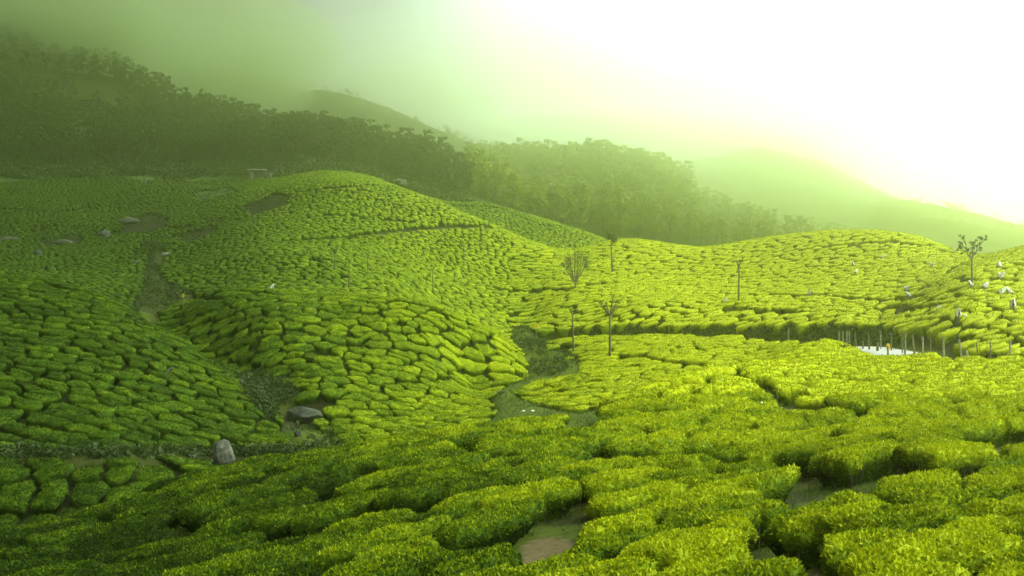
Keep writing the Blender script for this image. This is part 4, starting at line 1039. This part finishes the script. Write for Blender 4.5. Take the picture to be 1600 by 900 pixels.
# ------------------------------------------------------------------ posts, sign and marker along the road
def post(px, pyb, pyt, Y, label, mat=M_POST, tilt=0.0, wpx=4.0, group='posts along the road', cap=True, k=8):
    X = (px - 800) / F * Y; Z = float(ground(X, Y)); h = (HY - pyt) / F * Y + Z0 - Z; h = max(h * 0.9, 0.3); r = wpx / F * Y / 2 * 0.9
    rs = np.random.default_rng(int(px * 3)); mb = MB()
    tx = tilt * h
    mb.tube([[0, 0, -0.3], [tx * 0.5 + rs.normal() * 0.01, 0, h * 0.5], [tx * 0.96, 0, h * 0.96], [tx, 0, h]], [r * 1.08, r, r * 0.95, r * 0.7], k)
    o = obj('roadside_post', mb.mesh('roadside_post', mat), loc=(X, Y, Z)); tag(o, label, 'post', group); return o
def roadY(px): return float(np.interp(px, 800 + F * ROADC[:, 0] / ROADC[:, 1], ROADC[:, 1]))
FAR = [(1232, 511, 'lone post left of the others, against the dark bank', M_POST), (1311, 513, 'leftmost post of the tight group of four', M_POST), (1317, 514, 'second post of the tight group of four', M_POST), (1323, 515, 'third post of the tight group of four', M_POST),
       (1327, 515, 'fourth and stoutest post of the tight group of four', M_POST), (1336, 517, 'thin dim post just right of the tight group', M_POSTD), (1357, 516, 'thin dim post above the open stretch of road', M_POSTD), (1376, 515, 'post left of the yellow marker', M_POST),
       (1393, 517, 'thin post right of the yellow marker', M_POSTD), (1410, 516, 'slim dim post before the dark bank', M_POSTD), (1415, 515, 'pale post right of the slim dim one', M_POST), (1431, 519, 'thick leaning post at the corner of the overhanging tea', M_POSTD),
       (1443, 520, 'brightest pale post under the overhanging tea', M_POST), (1454, 521, 'thin post close behind the brightest one', M_POSTD), (1476, 520, 'second bright post under the overhanging tea', M_POST), (1506, 524, 'leaning post in the middle of the right-hand row', M_POST),
       (1530, 529, 'thin leaning post left of the far right pair', M_POSTD), (1546, 527, 'left one of the far right pair of posts', M_POSTD), (1578, 525, 'far right post of the row', M_POST)]
TILT = {1431: -0.12, 1506: -0.13, 1530: -0.08, 1546: 0.03, 1443: -0.03, 1476: -0.04, 1327: 0.0}
for px_, pt, lab, mt in FAR:
    Y = roadY(px_) + (3.1 / max(0.35, 1)); post(px_, 0, pt, Y, lab, mt, TILT.get(px_, 0.0), 3.6 if px_ in (1443, 1476, 1578, 1506, 1431) else 2.4)
for px_, pt, lab in [(1337, 530, 'first low guard post at the far end of the open road'), (1348, 531, 'second low guard post of the open road'), (1358, 531, 'third low guard post of the open road'), (1371, 534, 'stout dark guard post in front of the road'), (1387, 539, 'short dark guard post right of the stout one'), (1414, 541, 'small guard post at the near end of the open road')]:
    Y = roadY(px_) - 3.3; post(px_, 0, pt, Y, lab, M_POSTD, 0.0, 3.2 if px_ != 1371 else 4.6, 'guard posts on the near side of the road')
X, Y, Z = hit(1519, 556, 60, 78, canopy); post(1517, 556, 543, Y, 'leaning mossy stump of a post at the edge of the near tea', M_POST, -0.18, 5)
X, Y, Z = hit(1160, 580, 58, 74, canopy); post(1160, 580, 565, Y, 'small stake at the top of the dark notch in the near tea', M_POSTD, 0, 2, 'stakes in the near tea')
X, Y, Z = hit(1215, 616, 40, 60, canopy); post(1215, 616, 600, Y, 'thin stake beside the dark notch in the near tea', M_POSTD, 0, 1.6, 'stakes in the near tea')
X, Y, Z = hit(1264, 606, 40, 60, canopy); post(1264, 606, 598, Y, 'reddish twig stake right of the dark notch', M_POSTD, 0, 1.4, 'stakes in the near tea')
M_YEL = simple('yellow_paint', (0.72, 0.50, 0.02), (0.80, 0.60, 0.03), 6, 0.5, 0.1, 0.01)
M_DARK = simple('dark_paint', (0.03, 0.03, 0.02), (0.06, 0.05, 0.03), 6, 0.6, 0.1, 0.01)
def sign(px, pyt, pyb, wpx, Y, label):
    X = (px - 800) / F * Y; Z = float(ground(X, Y)); s = Y / F; w_, h_ = wpx * s, (pyb - pyt) * s; zc = (HY - (pyt + pyb) / 2) * s + Z0 - Z
    t = empty('road_sign', (X, Y, Z)); tag(t, label, 'sign')
    m = MB(); m.tube([[0, 0.04, -0.3], [0, 0.04, zc + h_ * 0.5]], [0.035, 0.035], 8); obj('pole', m.mesh('pole', M_POSTD, True), t)
    m = MB(); m.box((0, 0, zc), (w_, 0.03, h_)); obj('board', m.mesh('board', M_YEL), t)
    m = MB(); y = -0.022                                # a bent arrow: up, over to the right, down
    m.box((-w_ * 0.17, y, zc - h_ * 0.06), (w_ * 0.13, 0.008, h_ * 0.62)); m.box((w_ * 0.0, y, zc + h_ * 0.26), (w_ * 0.24, 0.007, h_ * 0.13)); m.box((w_ * 0.17, y, zc + h_ * 0.09), (w_ * 0.13, 0.008, h_ * 0.30))
    m.add([[w_ * 0.02, y - 0.004, zc - h_ * 0.05], [w_ * 0.34, y - 0.004, zc - h_ * 0.05], [w_ * 0.18, y - 0.004, zc - h_ * 0.28], [w_ * 0.02, y + 0.004, zc - h_ * 0.05], [w_ * 0.34, y + 0.004, zc - h_ * 0.05], [w_ * 0.18, y + 0.004, zc - h_ * 0.28]], [[0, 1, 4, 3], [1, 2, 5, 4], [2, 0, 3, 5]], [[0, 2, 1], [3, 4, 5]])
    obj('bend_arrow', m.mesh('bend_arrow', M_DARK), t)
sign(838, 506.5, 513, 5.2, 132, 'small yellow road sign with a dark bend arrow where the road leaves the valley')
sign(286, 459.5, 464, 3.2, 112, 'tiny yellow sign at the left end of the centre knoll track')
def marker(px, pyb, pyt, Y):
    X = (px - 800) / F * Y; Z = float(ground(X, Y)); h = 0.64; w_ = 5.0 / F * Y
    t = empty('road_marker', (X, Y, Z)); tag(t, 'bright yellow marker stone standing at the far side of the road', 'marker')
    th = np.linspace(0, math.pi, 9); pr = [[-w_ / 2, -0.1], [w_ / 2, -0.1]] + [[math.cos(a) * w_ / 2, h - w_ / 2 + math.sin(a) * w_ / 2] for a in th]
    n = len(pr); v = [[p[0], -0.09, p[1]] for p in pr] + [[p[0], 0.09, p[1]] for p in pr]; m = MB()
    m.add(v, [[i, (i + 1) % n, n + (i + 1) % n, n + i] for i in range(n)], [[0, i + 1, i] for i in range(1, n - 1)] + [[n, n + i, n + i + 1] for i in range(1, n - 1)])
    obj('stone', m.mesh('stone', M_YEL), t)
    m = MB(); m.box((0, 0, 0.02), (w_ * 1.5, 0.34, 0.12)); obj('base', m.mesh('base', M_POST), t)
marker(1388, 532, 521.5, roadY(1388) + 3.2)

# sheds below the wood on the left
M_SHEDW = simple('pale_wall', (0.10, 0.10, 0.06), (0.24, 0.22, 0.14), 1.5)
M_SHEDR = simple('dark_sheet_roof', (0.04, 0.04, 0.03), (0.09, 0.08, 0.05), 1.5)
def shed(px, py, wpx, hpx, a, b_, label, open_=True):
    X, Y, Z = hit(px, py, a, b_); W8, H8 = wpx / F * Y, hpx / F * Y; D8 = W8 * 0.6
    t = empty('shed', (X, Y, Z), 0.12); tag(t, label, 'shed')
    def pc(nm, c, d, mt, par=t):
        m = MB(); m.box(c, d); return obj(nm, m.mesh(nm, mt), par)
    pc('back_wall', (0, D8 / 2, H8 * 0.4), (W8 * 0.96, 0.12, H8 * 0.9), M_SHEDR); pc('side_wall', (-W8 * 0.45, 0, H8 * 0.38), (0.14, D8 * 0.96, H8 * 0.86), M_SHEDW); pc('side_wall', (W8 * 0.45, 0, H8 * 0.34), (0.14, D8 * 0.96, H8 * 0.8), M_ROCKD)
    pc('front_wall', (W8 * 0.2, -D8 * 0.47, H8 * 0.30), (W8 * 0.42, 0.12, H8 * 0.70), M_ROCKD); pc('door_panel', (-W8 * 0.28, -D8 * 0.49, H8 * 0.34), (W8 * 0.16, 0.1, H8 * 0.74), M_SHEDW)
    m = MB(); x, d, z = W8 * 0.56, D8 * 0.62, H8 * 0.84
    m.add([[-x, -d, z], [x, -d, z], [x, d, z + H8 * 0.14], [-x, d, z + H8 * 0.14], [-x, -d, z + 0.12], [x, -d, z + 0.12], [x, d, z + H8 * 0.14 + 0.12], [-x, d, z + H8 * 0.14 + 0.12]], [[0, 3, 2, 1], [4, 5, 6, 7], [0, 1, 5, 4], [1, 2, 6, 5], [2, 3, 7, 6], [3, 0, 4, 7]])
    obj('roof', m.mesh('roof', M_SHEDR), t)
shed(403, 281, 26, 17, 300, 338, 'small dim shed with a dark roof and a pale door panel below the wood')
shed(435, 268, 9, 9, 305, 345, 'tiny pale hut right of the larger shed, at the edge of the wood')
rock(422, 282, 18, 12, 300, 338, 'dark rock leaning against the right side of the shed', M_ROCKD, 60)

# ------------------------------------------------------------------ tea pickers
M_SKIN = simple('skin', (0.20, 0.105, 0.06), (0.25, 0.135, 0.08), 12, 0.6, 0.05, 0.005)
M_SKIRT = simple('dull_skirt', (0.08, 0.10, 0.05), (0.16, 0.17, 0.09), 7)
M_SHIRT = simple('faded_shirt', (0.10, 0.06, 0.045), (0.20, 0.12, 0.08), 7)
def skinned(name, chains, mat, sub=1):
    """one continuous surface grown over connected chains of (x, y, z, r)"""
    vs = []; es = []; rr = []; key = {}
    for ch in chains:
        pv = None
        for p in ch:
            k_ = tuple(round(q, 4) for q in p[:3])
            if k_ not in key: key[k_] = len(vs); vs.append(p[:3]); rr.append(p[3])
            if pv is not None and pv != key[k_]: es.append((pv, key[k_]))
            pv = key[k_]
    me = bpy.data.meshes.new(name); me.from_pydata(vs, es, []); o = bpy.data.objects.new(name, me); COL.objects.link(o)
    m = o.modifiers.new('skin', 'SKIN'); m.use_smooth_shade = True
    for i, d in enumerate(me.skin_vertices[0].data): d.radius = (rr[i], rr[i]); d.use_root = i == 0
    s = o.modifiers.new('sub', 'SUBSURF'); s.levels = sub; s.render_levels = sub
    dg = bpy.context.evaluated_depsgraph_get(); res = bpy.data.meshes.new_from_object(o.evaluated_get(dg)); res.name = name
    bpy.data.objects.remove(o); res.materials.clear(); res.materials.append(mat)
    res.polygons.foreach_set('use_smooth', [True] * len(res.polygons)); return res
def picker_meshes(bend):
    """bend: forward lean of the trunk (radians), the figure faces -Y"""
    c, s = math.cos(bend), math.sin(bend); hip = 0.86
    def up(x, y, z): return (x, y * c - z * s, hip + z * c + y * s)      # trunk frame, z along the spine
    pel = (0, 0, hip, 0.12)
    ch = [[pel, (*up(0, 0, 0.16), 0.115), (*up(0, 0, 0.34), 0.125), (*up(0, 0, 0.46), 0.085), (*up(0, -0.01, 0.53), 0.05), (*up(0, -0.05, 0.60), 0.075), (*up(0, -0.06, 0.67), 0.09), (*up(0, -0.05, 0.74), 0.07)]]
    for sx in (-1, 1):
        sh = (*up(sx * 0.17, 0, 0.43), 0.055); el = up(sx * 0.24, -0.12, 0.18)
        hz = 0.92; wr = (sx * 0.15, el[1] - 0.22, hz, 0.025); pa = (sx * 0.14, el[1] - 0.28, hz - 0.02, 0.026)
        ch.append([(*up(0, 0, 0.34), 0.125), sh, (*el, 0.04), wr, pa])
        for fi, (fx, ln) in enumerate(((-0.03, 0.075), (-0.010, 0.085), (0.010, 0.08), (0.03, 0.062))):
            b = (pa[0] + fx, pa[1] - 0.035, pa[2], 0.0095); e = (pa[0] + fx * 1.2, pa[1] - 0.035 - ln * 0.6, pa[2] - 0.012, 0.009); g = (pa[0] + fx * 1.2, pa[1] - 0.035 - ln * 0.85, pa[2] - 0.04, 0.008); ch.append([pa, b, e, g])
        ch.append([pa, (pa[0] - sx * 0.03, pa[1] - 0.005, pa[2] - 0.01, 0.010), (pa[0] - sx * 0.045, pa[1] - 0.045, pa[2] - 0.02, 0.009)])
        ch.append([pel, (sx * 0.09, 0.01, hip - 0.08, 0.095), (sx * 0.10, -0.02, 0.46, 0.058), (sx * 0.10, 0.03, 0.08, 0.038), (sx * 0.10, -0.09, 0.03, 0.035), (sx * 0.10, -0.16, 0.025, 0.028)])
    body = skinned('body', ch, M_SKIN, 1)
    shirt = skinned('shirt', [[(*up(0, 0, 0.02), 0.15), (*up(0, 0, 0.18), 0.14), (*up(0, 0, 0.34), 0.15), (*up(0, 0, 0.44), 0.12)]] + [[(*up(0, 0, 0.34), 0.15), (*up(sx * 0.18, 0, 0.43), 0.075), (*up(sx * 0.22, -0.07, 0.29), 0.06)] for sx in (-1, 1)], M_SHIRT, 1)
    K = 16; th = np.arange(K) / K * 2 * np.pi; V_ = []
    for z, r in ((0.98, 0.15), (0.86, 0.20), (0.55, 0.25), (0.2, 0.31)):
        V_.append(np.stack([np.cos(th) * r * (1 + 0.05 * np.sin(th * 5)), np.sin(th) * r * 0.85, np.full(K, z)], -1))
    V_ = np.concatenate(V_); q = [[i * K + j, i * K + (j + 1) % K, (i + 1) * K + (j + 1) % K, (i + 1) * K + j] for i in range(3) for j in range(K)]
    skirt = mesh_np('skirt', V_, [q], M_SKIRT, smooth=True)
    # the white cloth: over the head, open in front, spreading over shoulders and back
    V_ = []; prof = [(0.82, 0.02), (0.81, 0.07), (0.76, 0.115), (0.66, 0.135), (0.54, 0.15), (0.45, 0.21), (0.36, 0.25), (0.26, 0.26), (0.14, 0.26)]
    a0 = -math.pi / 2 + 0.45; th = np.linspace(a0, a0 + 2 * math.pi - 0.9, 22)
    for i, (z, r) in enumerate(prof):
        rr_ = r * (1 + 0.07 * np.sin(th * 6 + i * 0.4) * (i / 8))
        x = np.cos(th) * rr_; y = np.sin(th) * rr_ * (0.95 if i < 5 else 0.8) - 0.05
        V_.append(np.stack([x, y * c - z * s, hip + z * c + y * s], -1))
    V_ = np.concatenate(V_); n = 22; q = [[i * n + j, i * n + j + 1, (i + 1) * n + j + 1, (i + 1) * n + j] for i in range(len(prof) - 1) for j in range(n - 1)]
    cloth = mesh_np('head_cloth', V_, [q], M_WHITE, smooth=True)
    m = MB(); b = up(0, 0.20, 0.26); m.tube([[b[0], b[1], b[2] - 0.20], [b[0], b[1] + 0.03, b[2] - 0.08], [b[0], b[1] + 0.03, b[2] + 0.08], [b[0], b[1], b[2] + 0.19]], [0.12, 0.19, 0.18, 0.09], 12)
    sack = m.mesh('sack', M_WHITE, True)
    fm = MB(); hc = up(0, -0.06, 0.67)
    f3 = lambda x, y, z, r, mt: None
    return body, shirt, skirt, cloth, sack
PM = [picker_meshes(0.25), picker_meshes(0.75)]
def picker(px, py, a, b_, pose, rz, label, sack=False, s=0.95):
    X, Y, Z = hit(px, py, a, b_, canopy); Zg = float(ground(X, Y))
    t = empty('person', (X, Y, Zg), rz); t.scale = (s,) * 3; tag(t, label, 'person', 'tea pickers on the right-hand hills')
    body, shirt, skirt, cloth, sk = PM[pose]
    for nm, me in (('body', body), ('shirt', shirt), ('skirt', skirt), ('head_cloth', cloth)): obj(nm, me, t)
    if sack: obj('sack', sk, t)
for i, a in enumerate([
    (1496, 496, 84, 110, 0, 0.1, 'picker in a peaked white head cloth, nearest one, above the overhanging tea'),
    (1582, 481, 84, 120, 0, -0.2, 'picker in a wide white cloth at the right edge above the road'),
    (1560, 459, 90, 130, 1, 1.2, 'bent picker in white, left one of the pair below the tree, right side'),
    (1580, 458, 90, 130, 1, -1.3, 'bent picker in white, right one of the pair, close to the picture edge'),
    (1561, 434, 95, 140, 1, 0.8, 'picker in white with a sack, middle of the upper right slope', True),
    (1561, 418, 100, 148, 1, 2.6, 'topmost picker in white on the upper right slope', True),
    (1536, 450, 95, 140, 1, 1.9, 'picker in white stooping just right of the leafy tree trunk'),
    (1519, 447, 95, 150, 1, -1.0, 'picker in white half hidden at the foot of the leafy tree'),
    (1414, 454, 105, 175, 1, 0.6, 'picker in white beside the dark gap left of the leafy tree', True),
    (1423, 464, 100, 160, 1, -1.6, 'picker bending low in the dark gap, white back only'),
    (1455, 417, 115, 190, 1, 0.0, 'picker in faded white high in the middle of the bright hill', True),
    (1490, 395, 120, 192, 0, 0.4, 'picker in white right under the bright skyline'),
    (1377, 403, 120, 190, 1, 1.0, 'distant picker in white near the crest of the bright hill'),
    (1334, 415, 120, 190, 1, -0.6, 'distant picker in white left of the others, upper slope'),
    (1336, 427, 120, 185, 1, 2.2, 'distant stooping picker just below another on the bright hill'),
    (1262, 461, 110, 170, 1, 0.3, 'distant picker on the thin track across the bright hill'),
    (1130, 472, 120, 170, 1, 0.9, 'far picker in white left of the bare pole tree'),
    (422, 454, 112, 150, 1, 0.9, 'far picker in white above the centre knoll, left')]):
    picker(*a)
# white sacks and cloths left among the bushes
def bundle(px, py, wpx, a, b_, label):
    X, Y, Z = hit(px, py, a, b_, canopy); r = wpx / F * Y / 2
    bm = bmesh.new(); bmesh.ops.create_icosphere(bm, subdivisions=3, radius=1.0); v = np.array([q.co[:] for q in bm.verts]); f = np.array([[q.index for q in p.verts] for p in bm.faces]); bm.free()
    v = v * (1 + 0.18 * np.sin(v[:, 0] * 7 + v[:, 2] * 5) * np.cos(v[:, 1] * 6))[:, None]; v[:, 2] = np.where(v[:, 2] > 0.6, v[:, 2] * 1.25, v[:, 2])
    o = obj('sack', mesh_np('sack', v * [r, r * 0.8, r * 0.62], [f], M_WHITE, smooth=True), loc=(X, Y, Z + r * 0.25)); tag(o, label, 'sack', 'white leaf sacks lying on the tea')
bundle(1467, 481, 6.5, 88, 120, 'white leaf sack on the tea left of the nearest picker')
bundle(1508, 493, 5, 84, 110, 'small white sack right of the nearest picker')
bundle(1190, 630, 4.0, 34, 56, 'tiny white rag on the near tea, left of the dark notch')
bundle(1289, 538 - 8, 3.5, 90, 108, 'white scrap at the top edge of the near tea by the road')
# ------------------------------------------------------------------ the mist
def haze():
    mb = MB(); zb, zt = -30.0, 185.0
    mb.box((0, 600, (zb + zt) / 2), (2400, 1800, zt - zb))
    m, nt = new_mat('mist'); b = NB(nt)
    p = b.n('ShaderNodeVolumePrincipled'); o = b.n('ShaderNodeOutputMaterial')
    p.inputs['Color'].default_value = (*HAZE_COLOR, 1); p.inputs['Density'].default_value = HAZE_DENSITY; p.inputs['Anisotropy'].default_value = HAZE_G
    b.l(p.outputs[0], o.inputs['Volume'])
    tag(obj('haze', mb.mesh('haze', m)), kind='stuff')
haze()

# thicker mist lying against the heights
def bank(px, py, Y, rx, ry, rz, dens, col, g=0.8):
    X = (px - 800) / F * Y; Z = (HY - py) / F * Y + Z0
    bm = bmesh.new(); bmesh.ops.create_icosphere(bm, subdivisions=4, radius=1.0); me = bpy.data.meshes.new('haze'); bm.to_mesh(me); bm.free()
    m, nt = new_mat('mist_bank'); b = NB(nt); p = b.n('ShaderNodeVolumePrincipled'); o = b.n('ShaderNodeOutputMaterial')
    p.inputs['Color'].default_value = (*col, 1); p.inputs['Density'].default_value = dens; p.inputs['Anisotropy'].default_value = g
    b.l(p.outputs[0], o.inputs['Volume']); me.materials.append(m)
    ob = obj('haze', me, loc=(X, Y, Z)); ob.scale = (rx, ry, rz); tag(ob, kind='stuff')
WH = (0.70, 0.80, 0.56)
bank(250, 75, 640, 110, 60, 42, 0.020, WH)
bank(345, 140, 650, 56, 50, 26, 0.016, WH)
bank(1150, 235, 1080, 640, 170, 165, 0.0045, (0.87, 0.93, 0.95), 0.93)  # bank added to whiten the sky and the far ridge
bank(120, 84, 545, 85, 30, 20, 0.028, WH)
bank(20, 30, 535, 80, 30, 24, 0.03, WH)
bank(960, 312, 440, 105, 65, 36, 0.006, (0.86, 0.94, 0.62), 0.93)  # thin bank added to brighten the wood in the middle
bank(20, 0, 560, 90, 60, 30, 0.014, WH)
bank(560, 185, 715, 95, 45, 36, 0.007, (0.82, 0.90, 0.66), 0.93)
